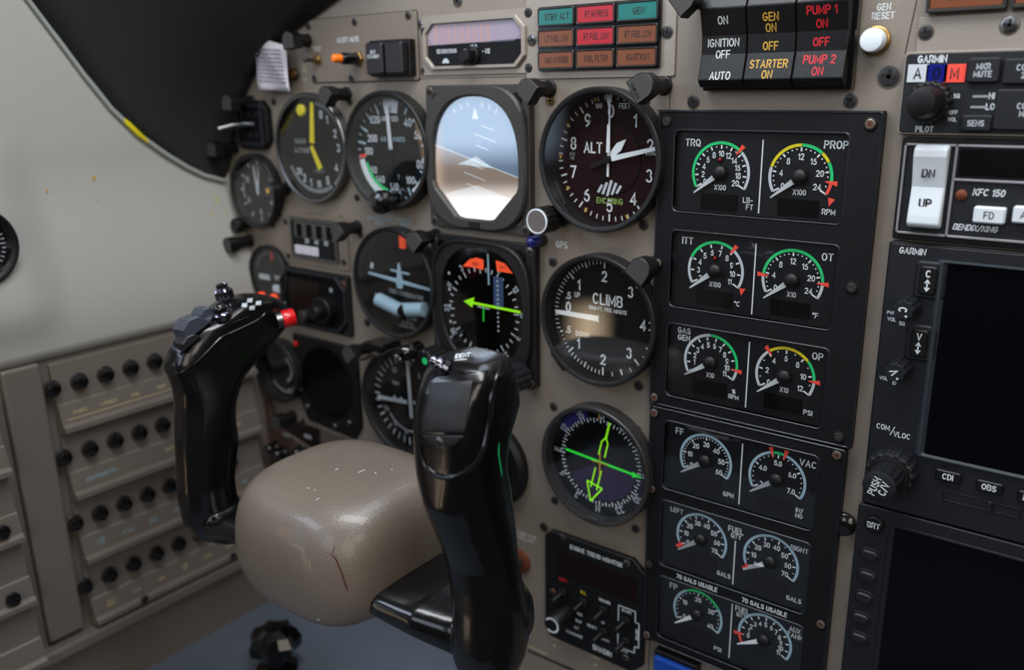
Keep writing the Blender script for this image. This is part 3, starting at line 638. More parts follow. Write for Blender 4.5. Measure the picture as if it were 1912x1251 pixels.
for k, (w_, z0, z1, x) in enumerate([(wn_[0], -24, 14, 95.7), (wn_[1], -79, -40, 95.5), (wn_[2], -133, -94.5, 95.4), (wm_[0], -193, -155, 95.2), (wm_[1], -246, -217.0, 94.6), (wm_[2], -297, -259, 95.2)]):
    MB().box(x - .35, z0, x + .35, z1, .25, .35, 'white').build('divider_line', w_)
g = MB(); g.flat([polar(xr, -4, 17.6, 328), polar(xr + 3.2, -5.4, 17.6, 330), polar(xr + .8, -7.6, 18.0, 325)], .4, 'red')
g.build('limit_mark', wn_[0])
g = MB(); g.flat([polar(xl, -57, 16.8, 330), polar(xl + 2.6, -57, 17.6, 332), polar(xl + .6, -59.6, 18.0, 327)], .4, 'red'); g.build('limit_mark', wn_[1])
MB.build = _b0
g = MB(); g.text('70 GALS USABLE', 72.5, -251.9, 3.7, .18, 'white', 0, .03); g.text('70 GALS USABLE', 115.5, -252.2, 3.7, .18, 'white', 0, .03); g.build('cluster_legend', CL)
for o_, ws in ((wn_, W3), (wm_, W3b)):
    for wo, w_ in zip(o_, ws): MB().rbox(w_[0] + .05, w_[1] + .05, w_[2] - .05, w_[3] - .05, 2.6, -.9, -.5, 'glass_dark').build('window_glass', wo)

# ================================================================ ROUND INSTRUMENTS
def rose(g, r_text, size, h, m, start=90, step=36, labels='0123456789', rotate=False, bold=.01):
    for k, s_ in enumerate(labels):
        t_ = start - step * k; x, y = polar(0, 0, r_text, t_); g.text(s_, x, y, size, h, m, (t_ - 90) if rotate else 0, bold)
def ears(o, R, m='black', corners=((-1, -1), (-1, 1), (1, 1), (1, -1)), h=1.6, sc='dark_steel', off=.80):
    g = MB()
    for sx2, sy2 in corners: g.cyl(sx2 * R * off, sy2 * R * off, 6.0, PH, PH + h, m, .4)
    g.build('mounting_ear', o)
    for sx2, sy2 in corners: screw(o, sx2 * R * off, sy2 * R * off, 2.3, sc, PH + h)
def round_thing(name, label, cat, x, z, R, rin, H=6.0, bm2='bezel', dial='face', gm='glass', group=None, deep=1.6, **k):
    global DH
    DH = deep + .15; o = thing(name, label, cat, x, z, -PH, group=group)            # origin on the panel sheet
    bezel_round(o, R, H - PH, rin, bm2, dial, deep, gm, **k); return o
DH = 1.75                                            # print height over the panel sheet for round dials
# --- altimeter
ALT = round_thing('altimeter', 'encoding altimeter with white pointers and large ALT on a dark maroon dial', 'altimeter', 0, 0, 41.5, 38.6, dial='maroon', deep=-4.6)
g = MB()
for k in range(50): g.tick(0, 0, 90 - 7.2 * k, 32.4 if k % 5 == 0 else 34, 36.8, 1.0 if k % 5 == 0 else .7, DH, 'white')
rose(g, 27.5, 9.2, DH, 'white'); g.text('ENCODING', 0, -24.6, 4.3, DH, 'pale_lime', 0, .01)
g.text('100', -8.5, 30.5, 3.4, DH, 'white'); g.text('FEET', 9, 30.5, 3.6, DH, 'white'); g.text('IN.Hg', 27, 4.5, 3.2, DH, 'white'); g.text('1013\nMB', -27, 1.0, 2.4, DH, 'print_dim')
for t_ in (62, 108, 148, 180, 212, 242, 290): a, bb = polar(0, 0, 35.5, t_); g.flat([(a - 1.3, bb + 1.2), (a + 1.3, bb + 1.2), (a, bb - 1.4)], DH + .03, 'gold')
g.build('dial_marking', ALT)
g = MB(); g.lathe(0, 0, [(21, DH), (21, DH + .4), (20.6, DH + .5)], 'maroon', 48); g.arc(0, 0, 20.0, 20.8, -80, 70, DH + .55, 'face')
g.text('ALT', -11.8, 6.4, 7.8, DH + .6, 'white', 0, .02); g.build('sub_dial', ALT)
g = MB()
cl = [(-8.5, -17.5), (-4, -12), (4.5, -12), (9.5, -18), (4.5, -22.2), (-4.5, -22.2)]
for k in range(5): x = -6.4 + 3.2 * k; g.flat([(x - 2.2, -21.5 + abs(k - 2) * .9), (x - .6, -21.8 + abs(k - 2) * .9), (x + 2.4, -12.4 - abs(k - 2) * 1.4), (x + .6, -12.0 - abs(k - 2) * 1.4)], DH + .6, 'offwhite')
g.build('warning_flag', ALT)
MB().pointer(0, 0, 89, -10, 31.5, 1.4, .9, DH + 2.0, 'white').add([(-2.6, -DH - 2.6, 37), (2.6, -DH - 2.6, 37), (0, -DH - 2.6, 29)], [(0, 1, 2)], 'white').build('pointer', ALT)
g = MB(); g.pointer(0, 0, 89, 4, 20, 2.4, 2.0, DH + 2.6, 'white'); g.build('pointer', ALT)
g = MB(); g.pointer(0, 0, 13, 3, 33, 3.2, 2.2, DH + 3.3, 'white', .5); g.build('pointer', ALT)
g = MB(); g.prism([polar(0, 0, 2, 20), polar(0, 0, 10, 33), polar(0, 0, 16.5, 46), polar(0, 0, 11, 61), polar(0, 0, 3, 90)], DH + 1.4, DH + 1.9, 'white'); g.build('pointer', ALT)
g = MB(); g.pointer(0, 0, 200, 0, 13, 1.6, 3, DH + 2, 'face_grey'); g.pointer(0, 0, 248, 0, 15, 3, 4, DH + 1, 'face'); g.cyl(0, 0, 2.3, DH + .5, DH + 4.4, 'face_grey'); g.build('pointer_hub', ALT)
g = MB(); g.prism([(-40, -20), (-30, -42), (-22, -37), (-34, -14)], 0, 3.0, 'bezel', .3); g.build('knob_lug', ALT)
ax, az2 = P(1002, 410, 24); bx = -33.5; bz_ = -34.5
g = MB(); g.lathe(-35.5, -36.5, [(4, 2), (4, 7)], 'steel', 20); g.lathe(-35.5, -36.5, [(8.3, 6), (8.3, 20), (7.6, 20.8)], 'black', 60, rib=.45, ribn=30, smooth=False); g.lathe(-35.5, -36.5, [(7.7, 20.6), (7.7, 21.2), (6.9, 21.4), (6.6, 21.0)], 'plastic_white', 32); g.disc(-35.5, -36.5, 6.7, 21.1, 'steel'); g.build('setting_knob', ALT)
screw(ALT, -32, -29.5, 2.3, 'steel', 3)
# --- vertical speed
VSI = round_thing('vertical_speed_indicator', 'vertical speed indicator reading CLIMB with its white pointer at zero', 'gauge', .4, -96.2, 41, 38.2, deep=.6)
g = MB()
for sgn in (1, -1):
    vals = [k * .1 for k in range(0, 11)] + [1 + .1 * k for k in range(1, 11)] + [2 + .25 * k for k in range(1, 9)]
    for v in vals:
        an = v * 45 if v <= 2 else 90 + (v - 2) * 45 if v <= 3 else 135 + (v - 3) * 41
        big = abs(v * 2 - round(v * 2)) < .01
        g.tick(0, 0, 180 - sgn * an, 31.5 if abs(v - round(v)) < .01 else 33 if big else 34, 36.8, 1.0 if big else .6, DH, 'white')
for st, t_, r in (('0', 172, 26.5), ('.5', 157, 28.5), ('1', 134, 26.5), ('2', 90, 26.5), ('3', 46, 26.5), ('4', 0, 27.5), ('.5', 203, 28.5), ('1', 226, 26.5), ('2', 270, 26.5), ('3', 314, 26.5)): g.text(st, *polar(0, 0, r, t_), 8.2 if '.' not in st else 5.4, DH, 'white', 0, .03)
g.text('CLIMB', 2.5, 12.0, 8.6, DH, 'white', 0, .01); g.text('1000 FT. PER. MINUTE', 2.5, 5.8, 3.0, DH, 'white', 0, .02); g.text('UP', -19.5, 12.5, 4, DH, 'white'); g.text('DOWN', -15.5, -12.5, 4, DH, 'white')
g.build('dial_marking', VSI); MB().pointer(0, 0, 180, -1, 34.5, 3.6, 2.6, DH + 2, 'white').build('pointer', VSI); MB().pointer(0, 0, 0, 0, 13, 2, 3.2, DH + 1.6, 'face').cyl(0, 0, 2.6, DH, DH + 2.6, 'face').build('pointer_tail', VSI)
g = MB(); g.prism([(-40, -17), (-38, -30), (-29, -39), (-21, -37), (-33, -12)], 0, 3.2, 'bezel', .3); g.build('adjuster_lug', VSI); screw(VSI, -32.5, -30, 2.6, 'dark_steel', 3.2)
# --- course deviation / compass display
HD = round_thing('compass_indicator', 'round electronic compass with green course arrow and purple tinted glass, below the CLIMB dial', 'compass display', 0, -192.4, 40.5, 37.2, bm2='dark_steel', dial='lcd')
g = MB()
for k in range(72): g.tick(0, 0, 5 * k, 28.4 if k % 2 else 27.2, 30.2, .8, DH, 'white')
for k, s_ in enumerate(['S', '21', '24', 'W', '30', '33', 'N', '3', '6', 'E', '12', '15']): t_ = 88 - 30 * k; g.text(s_, *polar(0, 0, 33, t_), 6.2, DH, 'offwhite', t_ - 90, .04)
g.build('compass_card', HD)
g = MB(); g.line(polar(0, 0, 27, 174), polar(0, 0, 30, -4), 1.7, DH + .1, 'lime2'); g.flat([polar(0, 0, 31, -4), polar(0, 0, 24, 1), polar(0, 0, 24, -9)], DH + .12, 'lime2'); g.build('course_bar', HD)
d_ = 77
g = MB(); g.line(polar(0, 0, 18, d_), polar(0, 0, 30, d_), 1.6, DH + .15, 'lime')
for s_ in (-1, 1): o_ = Vector(polar(0, 0, s_ * 2.3, d_ - 90)); c_ = Vector(polar(0, 0, 1, d_)); g.line(tuple(o_ + c_ * 5), tuple(o_ + c_ * 15), 1.1, DH + .15, 'lime'); g.line(tuple(o_ + c_ * 15), tuple(c_ * 19), 1.1, DH + .15, 'lime'); g.line(tuple(o_ - c_ * 5), tuple(o_ - c_ * 20), 1.1, DH + .15, 'lime'); g.line(tuple(o_ * 2.6 - c_ * 17), tuple(-c_ * 30), 1.2, DH + .15, 'lime')
g.line(tuple(Vector(polar(0, 0, 6, d_ - 90)) - c_ * 17), tuple(Vector(polar(0, 0, -6, d_ - 90)) - c_ * 17), 1.2, DH + .15, 'lime'); g.build('course_arrow', HD)
g = MB(); g.line((0, -9), (0, 7), .9, DH + .25, 'gold'); g.line((-6, 0), (6, 0), .9, DH + .25, 'gold'); g.line((-1, 36), (-1, 30), 1.0, DH + .2, 'gold'); g.build('aircraft_symbol', HD)
g = MB(); g.arc(0, 0, 30, 36.8, 108, 152, DH - .05, 'blue_lamp'); g.arc(0, 0, 4, 26, -4, -150, DH - .1, 'cdi_purple'); g.build('screen_tint', HD)
MB().rbox(-5, -39.5, 5, -35.8, 1, 9.5, 11.4, 'dark_steel', .3).build('bezel_latch', HD)
# --- airspeed
ASI = round_thing('airspeed_indicator', 'airspeed indicator with a white vertical pointer and a white and green arc', 'airspeed indicator', -174, -.3, 41, 36.6)
g = MB()
for k in range(40): g.tick(0, 0, 81 - 9 * k, 28 if k % 2 == 0 else 33, 36, 1.6 if k % 2 == 0 else .9, DH, 'blue_white')
for st, t_, r in (('40', 52, 25), ('60', 25, 27), ('80', -18, 27), ('100', -52, 25), ('120', -92, 25), ('140', 235, 25), ('160', 213, 26), ('180', 182, 25), ('200', 158, 22), ('220', 128, 27)): g.text(st, *polar(0, 0, r, t_), 7.0 if len(st) < 3 else 6.2, DH, 'offwhite', 0, .04)
g.arc(0, 0, 30.5, 35.8, 192, 262, DH + .05, 'white'); g.arc(0, 0, 27.8, 30.4, 198, 256, DH + .05, 'green'); g.arc(0, 0, 31, 33.5, -22, -58, DH + .05, 'white'); g.arc(0, 0, 28, 35, 186, 190, DH + .06, 'red')
g.arc(0, 0, 26, 36, 78, 104, DH + .05, 'offwhite'); g.text('AIRSPEED', -2, 22, 4, DH + .1, 'offwhite', 0, .03); g.text('KNOTS', 6, 8, 4, DH, 'blue_white'); g.text('IAS', -9, 8, 4, DH, 'blue_white'); g.text('T', 4, -18, 4, DH, 'blue_white')
g.build('dial_marking', ASI); MB().pointer(0, 0, 94, 1, 31, 3.4, 2.6, DH + 2, 'offwhite').build('pointer', ASI); MB().pointer(0, 0, -90, -2, 24, 1.6, 1.2, DH + 2, 'face').build('pointer_tail', ASI)
g = MB(); g.lathe(2, -34, [(6, 3), (6, 12), (8, 13), (8.4, 20), (7, 23), (4, 24.5), (1, 25)], 'gloss', 28); g.build('setting_knob', ASI)
# --- radar altimeter
RA = round_thing('radar_altimeter', 'black radar altimeter in a silver ring with a yellow pointer at the top', 'gauge', -258.5, -1, 41, 38, bm2='steel', H=2.5)
g = MB()
for k in range(26): g.tick(0, 0, 80 - 5.2 * k, 32, 35, .9, DH, 'offwhite')
for k in range(24): g.tick(0, 0, 300 - 4.0 * k, 31, 34, .8, DH, 'offwhite')
for st, t_ in (('1', 52), ('2', 25), ('3', 2), ('4', -30), ('5', -62), ('1', 255), ('2', 238), ('0', 68)): g.text(st, *polar(0, 0, 27, t_), 7.2, DH, 'offwhite', 0, .05)
for st, t_ in (('15', 275), ('20', 222)): g.text(st, *polar(0, 0, 27, t_), 6, DH, 'offwhite', 0, .05)
g.text('RADAR', -16, 5, 4.4, DH, 'print_dim', 0, .03); g.text('ALTITUDE', -15, -2, 4.4, DH, 'print_dim', 0, .03); g.text('X 100 FT', 4, -17, 3.2, DH, 'print_dim'); g.build('dial_marking', RA)
MB().pointer(0, 0, 84, 4, 34, 5, 3.4, DH + 2, 'yellow').build('pointer', RA); MB().pointer(0, 0, -62, -2, 17, 3, 5, DH + 2, 'yellow').build('pointer_tail', RA); MB().cyl(-11, 28, 4.6, DH, DH + 2.6, 'yellow', 1).build('warning_lamp', RA)
# --- turn coordinator
TCO = round_thing('turn_coordinator', 'turn coordinator with a small white aeroplane tilted on a black dial', 'turn coordinator', -173.7, -94.4, 41, 37.8, deep=.5)
g = MB()
g.prism([(-33, 2.0), (-33, 3.8), (-2, 1.8), (33, -1.6), (33, -3.4), (-2, -1.2)], DH + 1, DH + 1.7, 'blue_white', .2); g.prism([(-2.6, -5), (2.6, -5), (3.4, -1), (2.4, 4), (0.8, 14), (-.8, 14), (-2.4, 4), (-3.4, -1)], DH + 1.2, DH + 2.2, 'blue_white', .2); g.prism([(-9, 8.6), (-9, 7.2), (10, 6.2), (10, 7.6)], DH + 1.1, DH + 1.8, 'blue_white'); g.build('aeroplane_symbol', TCO)
g = MB(); g.tube([(-22, -DH - 3, -16), (0, -DH - 3, -21), (26, -DH - 3, -17)], 5.4, 'blue_white', 12); g.build('slip_tube', TCO); g = MB(); g.lathe(6, -20.5, [(4.6, DH + 2), (5, DH + 6), (3, DH + 9)], 'face', 20); g.build('slip_ball', TCO)
g = MB(); g.text('TURN COORDINATOR', 4, -9.2, 4, DH, 'print_dim', -3, .02); g.text('2 MIN', 9, -26.5, 4.4, DH, 'blue_white'); g.text('NO PITCH\nINFORMATION', 4, -32.5, 2.8, DH, 'print_dim'); g.text('L', -27, -15, 6, DH, 'blue_white', 0, .1)
g.arc(0, 0, 30, 33, 160, 168, DH, 'white'); g.build('dial_marking', TCO); g = MB(); g.rbox(1, 25, 7, 35, 1, DH, DH + 1.6, 'orange_flag', .3); g.build('power_flag', TCO)
# --- course deviation indicator, half hidden by the yoke
CDI = round_thing('course_deviation_indicator', 'black dial with two crossed white needles behind the yoke flap', 'course indicator', -172, -187, 41.5, 37.4)
g = MB()
for k in range(36): g.tick(0, 0, 10 * k, 30, 36, 1.1, DH, 'offwhite' if k % 3 else 'white')
for k in range(5): g.disc(-14 + 7 * k if k != 2 else 60, 0, 1.6, DH, 'offwhite', 12) if k != 2 else None
for st, t_ in (('0', 85), ('3', 60), ('6', 22), ('33', 120), ('15', 235), ('18', 262), ('12', 300), ('24', 205)): g.text(st, *polar(0, 0, 26, t_), 5, DH, 'offwhite')
g.text('NAV', -12, 12, 4, DH, 'offwhite'); g.arc(0, 0, 24, 25.2, 215, 300, DH, 'offwhite'); g.build('dial_marking', CDI)
MB().pointer(5, 0, 92, -12, 36, 3, 3, DH + 2, 'offwhite').build('localizer_needle', CDI); MB().pointer(0, 0, 184, -2, 30, 3, 3, DH + 2.6, 'offwhite').build('glideslope_needle', CDI)
# --- small clock at the far left
CK = round_thing('dashboard_dial', 'small round dial at the far left end of the panel beside the sidewall', 'gauge', -332, -37.5, 30, 26.5, dial='face_grey', H=4)
g = MB()
for k in range(12): g.tick(0, 0, 30 * k, 21, 25, 1.3, DH, 'offwhite')
for k, s_ in enumerate(['12', '2', '4', '6', '8', '10']): g.text(s_, *polar(0, 0, 17, 90 - 60 * k), 6, DH, 'offwhite')
g.arc(0, 0, 20, 22, 165, 200, DH + .03, 'print_dim'); g.build('dial_marking', CK); MB().pointer(0, 0, 98, -3, 21, 2.4, 1, DH + 1.4, 'offwhite').build('pointer', CK); MB().pointer(0, 0, 80, -3, 15, 2.4, 1, DH + 1, 'offwhite').build('pointer', CK)
MB().lathe(-22, -29, [(4, 0), (4, 6), (6, 7), (6, 13), (5, 14)], 'black', 20).build('setting_knob', CK)
# --- dim annunciator gauge at the lower left
G2 = round_thing('standby_gauge', 'dim round gauge with a red index, partly behind the left yoke grip', 'gauge', -326.5, -107, 25, 22.5, dial='face_grey', H=1)
g = MB(); g.line((3, 21), (3, 12), 2.6, DH + .1, 'red_print')
for k in range(14): g.tick(0, 0, 160 - 11 * k, 17, 20, .7, DH, 'print_dim')
g.rbox(-16, -6, -2, -1, 1, DH, DH + .8, 'offwhite', .2); g.rbox(5, -4, 17, 0, 1, DH, DH + .6, 'print_dim', .2); g.build('dial_marking', G2)
# --- ADF-like dial behind the left grip
G3 = round_thing('heading_card_dial', 'dark dial with a pale curved scale seen behind the left yoke grip', 'gauge', -321, -190, 28, 25, dial='lcd')
g = MB(); g.arc(0, 0, 9, 12, -70, 70, DH, 'print_dim'); g.arc(0, 0, 19, 21.5, -140, -40, DH, 'print_dim')
for k in range(7): g.disc(*polar(0, 0, 19, 60 - 22 * k), 1.6, DH, 'offwhite', 10)
g.build('dial_marking', G3)
# ================================================================ SQUARE AND ELECTRONIC INSTRUMENTS
def center(px, py, h=PH): return P(px, py, h)
# --- attitude display
AI = thing('attitude_display', 'square electronic attitude display with a bright blue and cream screen', 'attitude display', -94.5, -2.5, -PH)
oa = rrect(-43, -47, 42.5, 46, 4, 6)
def supero(rx, ry, e, n, cx=0, cy=0): return [(cx + rx * (abs(math.cos(t_)) ** (2 / e)) * (1 if math.cos(t_) >= 0 else -1), cy + ry * (abs(math.sin(t_)) ** (2 / e)) * (1 if math.sin(t_) >= 0 else -1)) for t_ in [2 * PI * k / n - PI / 2 + .0001 for k in range(n)]]
n_ = 48
scr_ = []
for k in range(n_):                                   # screen outline: round top, chamfered bottom corners
    t_ = 2 * PI * k / n_ - PI / 2; c_, s_ = math.cos(t_), math.sin(t_); r = 37
    if s_ >= 0: x, y = 35.5 * (abs(c_) ** .8) * (1 if c_ >= 0 else -1), 39 * (abs(s_) ** .95)
    else:
        cand = [36 / abs(c_) if abs(c_) > 1e-6 else 1e9, 39 / abs(s_) if abs(s_) > 1e-6 else 1e9, 53.5 / (abs(c_) + abs(s_))]; q_ = min(cand); x, y = q_ * c_, q_ * s_
    scr_.append((x, y))
g = MB(); g.rbox(-43, -47, 42.5, 46, 3, 0, 5.5, 'bezel_grey', .5); g.frame(supero(42, 46, 3.4, n_), scr_, 5.3, 9.5, 'bezel_grey', 1.4, 2.2); g.build('bezel', AI)
g = MB(); g.rbox(-37, -41, 37, 41, 2, 5.5, 5.9, 'screen')
hz = [(-36, 8), (36, -11)]
def clip(poly, keep):                                 # half-plane clip of the outline along the horizon
    out = []
    f = lambda p: (p[1] - (8 - (p[0] + 36) * 19 / 72)) * keep
    for i in range(len(poly)):
        a, b_ = poly[i - 1], poly[i]; fa, fb = f(a), f(b_)
        if (fa >= 0) != (fb >= 0): t_ = fa / (fa - fb); out.append((a[0] + (b_[0] - a[0]) * t_, a[1] + (b_[1] - a[1]) * t_))
        if fb >= 0: out.append(b_)
    return out
g.flat(clip(scr_, 1), 6.0, 'sky_display'); g.flat(clip(scr_, -1), 6.0, 'ground_display')
g.flat([(-28, -24), (0, -17), (28, -24), (35, -18), (18, -36), (15, -38.5), (-15, -38.5), (-18, -36)], 6.05, 'pale_reflection')  # pale glowing shape stands for a reflection low on the glass
g.flat([(-16, -4), (0, 1.5), (14, -5.5)], 6.1, 'line_display')
for k in range(-3, 4):
    if k: cx_, cy_ = 3 + k * 2.3, 1 + k * 6.2; L_ = 5 if k % 2 else 9; g.line((cx_ - L_, cy_ + L_ * .27), (cx_ + L_, cy_ - L_ * .27), .55, 6.1, 'line_display')
g.line((-36, 8), (36, -11), .6, 6.1, 'line_display'); g.flat([(-2.6, 25), (2.6, 25), (0, 32)], 6.1, 'line_display')
for t_ in (60, 70, 80, 100, 110, 120): g.tick(0, 0, t_, 33, 36, .7, 6.1, 'line_display')
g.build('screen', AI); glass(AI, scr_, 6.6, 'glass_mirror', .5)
g = MB(); g.lathe(-38, 27, [(2.6, 5), (2.6, 6.6), (1.6, 7.2)], 'yellow', 16); g.build('light_sensor', AI)
g = MB(); g.rbox(-4.5, -45, 4.5, -40.5, .5, 9, 10.2, 'black', .2); g.build('brightness_tab', AI)
for x, y in ((-39, 42), (-39, -43), (39, -43)): screw(AI, x, y, 2.3, 'dark_steel', 5.5)
# --- horizontal situation display
HS = thing('horizontal_situation_display', 'square electronic compass display with a yellow-green arrow and two orange flags', 'navigation display', -93.5, -102, -PH)
hs_i = supero(35.5, 40.5, 2.4, n_, 1, 1)
g = MB(); g.rbox(-45, -50, 45, 47, 3, 0, 5.5, 'bezel', .5); g.frame(supero(43, 46.5, 3.6, n_), supero(40.5, 44, 3.6, n_), 5.3, 9.4, 'bezel', .8, 5.3); g.frame(supero(40.8, 44.2, 3.6, n_), hs_i, 5.3, 8.2, 'bezel', .6, 1.5); g.build('bezel', HS)
g = MB(); g.rbox(-38, -42, 38, 43, 3, 5.5, 5.8, 'screen')
for k in range(36): g.tick(2, -2, 10 * k + 4, 26 if k % 3 == 0 else 27.5, 30.5, .9, 5.95, 'offwhite')
for k, s_ in enumerate(['E', '12', '15', 'S', '21', '24', 'W', '30', '33', 'N', '3', '6']): t_ = 64 - 30 * k; g.text(s_, *polar(2, -2, 33.5, t_), 5, 5.95, 'offwhite', t_ - 90, .04)
hp = lambda px, py: (P(px, py, 1)[0] + 93.5, P(px, py, 1)[1] + 102)
g.line(hp(876, 564), hp(972, 583), 1.7, 6.1, 'lime'); g.flat([hp(866, 562), hp(886, 555), hp(882, 574)], 6.12, 'lime')
for fl_ in ([(864, 497), (877, 484), (890, 481), (903, 485), (903, 504), (884, 499)], [(926, 486), (943, 492), (958, 511), (928, 506)]): g.flat([hp(*q_) for q_ in fl_], 6.1, 'orange_flag')
g.text('HDG', *hp(888, 493), 3.2, 6.2, 'maroon'); g.text('NAV', *hp(938, 499), 3.0, 6.2, 'maroon')
g.rbox(*hp(922, 572), *hp(939, 519), .5, 5.8, 6.0, 'blue_tape')
for k in range(12): g.disc(hp(929, 525)[0], hp(929, 525)[1] - 3.1 * k, .8, 6.15, 'offwhite', 8)
for k in range(-2, 3): g.disc(-28, k * 11.5 - 2, 1.1, 6.1, 'offwhite', 8)
g.line(hp(911, 474), hp(913, 532), 1.3, 6.15, 'blue_white'); g.line(hp(903, 572), hp(903, 600), .8, 6.15, 'lime2'); g.line(hp(892, 572), hp(914, 577), .8, 6.15, 'offwhite')
g.build('screen', HS); glass(HS, hs_i, 6.6, 'glass', .5)
g = MB(); g.lathe(-36, -40, [(6, 5), (6, 9), (9.5, 10), (9.5, 26), (8.6, 27.5), (4, 28)], 'black', 48, rib=.8, ribn=24, smooth=False); g.disc(-33.5, -38, 2.6, 28.1, 'green'); g.build('course_knob', HS)
g = MB(); g.lathe(36, -40, [(6, 5), (6, 9), (9.5, 10), (9.5, 26), (8.6, 27.5), (4, 28)], 'radio', 48, rib=.8, ribn=24, smooth=False); g.arc(36, -40, 4.6, 6, 20, 200, 28.15, 'cream'); g.build('heading_knob', HS)
for x, y in ((41, 43), (41, -46), (-41, 43)): screw(HS, x, y, 2.4, 'steel' if x > 0 else 'dark_steel', 5.5)
# --- DME indicator with octagonal window
KD = thing('distance_display', 'wide octagonal distance readout with a small black selector knob', 'distance display', *center(887, 82), -PH)
o1 = octo(-42.5, -15, 41.5, 15.5, 7); i1 = octo(-39.5, -12.8, 38.5, 13.2, 6)
g = MB(); g.rbox(-45, -18.5, 44.5, 18.8, 2, 0, .9, 'plate', .2); g.frame(o1, i1, .8, 3.4, 'plate', .5, .8); g.build('bezel', KD)
g = MB(); g.prism(i1, .8, 1.2, 'face_grey'); g.flat([(-39.3, .3), (38.3, 1.6), (38.3, 7.2), (32.6, 12.9), (-33.4, 12.9), (-39.3, 7.2)], 1.3, 'led_window')
for k in range(9): g.flat([(-33 + 5.4 * k, .9), (-29.5 + 5.4 * k, .9), (-29.5 + 5.4 * k, 12.5), (-33 + 5.4 * k, 12.5)], 1.34, 'led_band')
g.text('HLD', 0, -1.8, 3.4, 1.4, 'white'); g.text('N1', -7.5, -4, 3.0, 1.4, 'white'); g.text('- N2', 10, -4.6, 3.4, 1.4, 'white', 0, .04); g.text('BENDIX/KING', -23, -3.6, 3.2, 1.4, 'white'); g.arc(-24, -11, 0, 3, 0, 180, 1.4, 'offwhite')
g.build('display_face', KD); glass(KD, octo(-39.3, .4, 38.3, 13, 5.5), 1.8, 'glass', .4)
g = MB(); g.lathe(0, -7, [(5.6, 1.3), (5.6, 4), (5, 4.4)], 'black', 26); g.prism([(-6.5, -8.2), (-1.2, -11.8), (3.5, -9), (3.5, -4.2), (-1, -3.6)], 4.2, 11, 'black', .5); g.build('selector_knob', KD)
for x, y in ((-42.5, 9), (43, 16), (43, -15.5)): screw(KD, x, y, 2.6, 'dark_steel', .9)
# --- annunciator block
AN = thing('annunciator_panel', 'block of nine small caution lights in green, red and amber on a metal plate', 'warning light panel', 0, 0, -PH)
x0, z0 = center(985, 148); x1, _ = center(1261, 139)
g = MB(); g.rbox(x0, z0, x1, z0 + 56, 1, 0, 1.2, 'plate', .25); g.build('backing_plate', AN)
ax0, ab0 = P(1002, 129, 0); ax1, ab1 = P(1231, 3, 0); ab0 = 50.6; ab1 = 86.5
g = MB(); g.rbox(ax0, ab0, ax1, ab1, 1, 1.2, 3.6, 'gloss', .3); g.build('lamp_tray', AN)
cw, ch = (ax1 - ax0) / 3, (ab1 - ab0) / 3
LG = [('STBY ALT', 'teal_lens'), ('RT HI PRESS', 'red_lens'), ('GEN', 'teal_lens'), ('LT FUEL LOW', 'amber_lens'), ('RT FUEL LOW', 'red_lens'), ('RT FUEL LOW', 'amber_lens'), ('MAN OVERIDE', 'amber_lens'), ('FUEL FILTER', 'amber_lens'), ('IGNITION', 'amber_lens')]
for k, (s_, m) in enumerate(LG):
    i, j = k % 3, k // 3; a0 = ax0 + cw * i + .7; b1_ = ab1 - ch * j - .7; a1 = a0 + cw - 1.4; b0_ = b1_ - ch + 1.6
    g = MB(); g.frame(rrect(a0, b0_, a1, b1_, 1), rrect(a0 + .9, b0_ + .9, a1 - .9, b1_ - .9, .7), 3.4, 5.2, 'dark_steel', .35); c_ = g.build('lamp_frame', AN)
    g = MB(); g.rbox(a0 + .8, b0_ + .8, a1 - .8, b1_ - .8, .6, 3.4, 4.8, m, .3); g.text(s_, (a0 + a1) / 2 + 1, (b0_ + b1_) / 2, 4.4, 4.85, 'legend', 0, .02, min(1, 22 / (3.0 * len(s_)))); g.build('lamp_lens', c_)
for px, py, m in ((996, 75, 'steel'), (1248, 60, 'dark_steel')): a, bb = PP(px, py); screw(AN, a, bb, 3.0, m, 1.2)
# --- top left switch plate
x0, z0 = center(585, 154); x1, z1 = center(779, 20); cx_, cz_ = (x0 + x1) / 2, (z0 + z1) / 2; hw, hh = (x1 - x0) / 2, (z1 - z0) / 2
SP = thing('switch_plate', 'taupe sub plate with ALERT MUTE button, toggle and two black push keys', 'switch panel', cx_, cz_, -PH)
g = MB(); g.rbox(-hw - .6, -hh - .6, hw + .6, hh + .6, 2, 0, .2, 'seam'); g.rbox(-hw, -hh, hw, hh, 2, .2, 1.3, 'plate_dark', .3); g.build('plate', SP)
def rel(o, px, py, h=PH): a, bb = P(px, py, h); return a - o.location.x * 1000, bb - o.location.z * 1000
for px, py in ((579, 49), (665, 41), (765, 29), (590, 146), (659, 146)): a, bb = rel(SP, px, py); screw(SP, a, bb, 2.4, 'dark_steel', 1.3)
g = MB(); a, bb = rel(SP, 652, 74); g.text('ALERT MUTE', a, bb, 4.2, 1.45, 'white', 0, .02); a, bb = rel(SP, 595, 91); g.text('TEST', a, bb, 4, 1.45, 'print', 0, .02); g.build('plate_legend', SP)
a, bb = rel(SP, 672, 110); g = MB(); g.lathe(a, bb, [(5.2, 1.3), (5.2, 3.2), (4.6, 3.6)], 'brass', 6, smooth=False); g.lathe(a, bb, [(4, 3.4), (4, 16), (3.4, 17)], 'gloss', 26); g.lathe(a, bb, [(3.3, 16.5), (3.3, 18.2)], 'chrome', 24); g.build('mute_switch_body', SP)
MB().lathe(a, bb, [(2.9, 18), (2.9, 23.5), (2.2, 24.8), (.8, 25.2)], 'orange', 24).build('mute_button', SP, 'orange button cap')
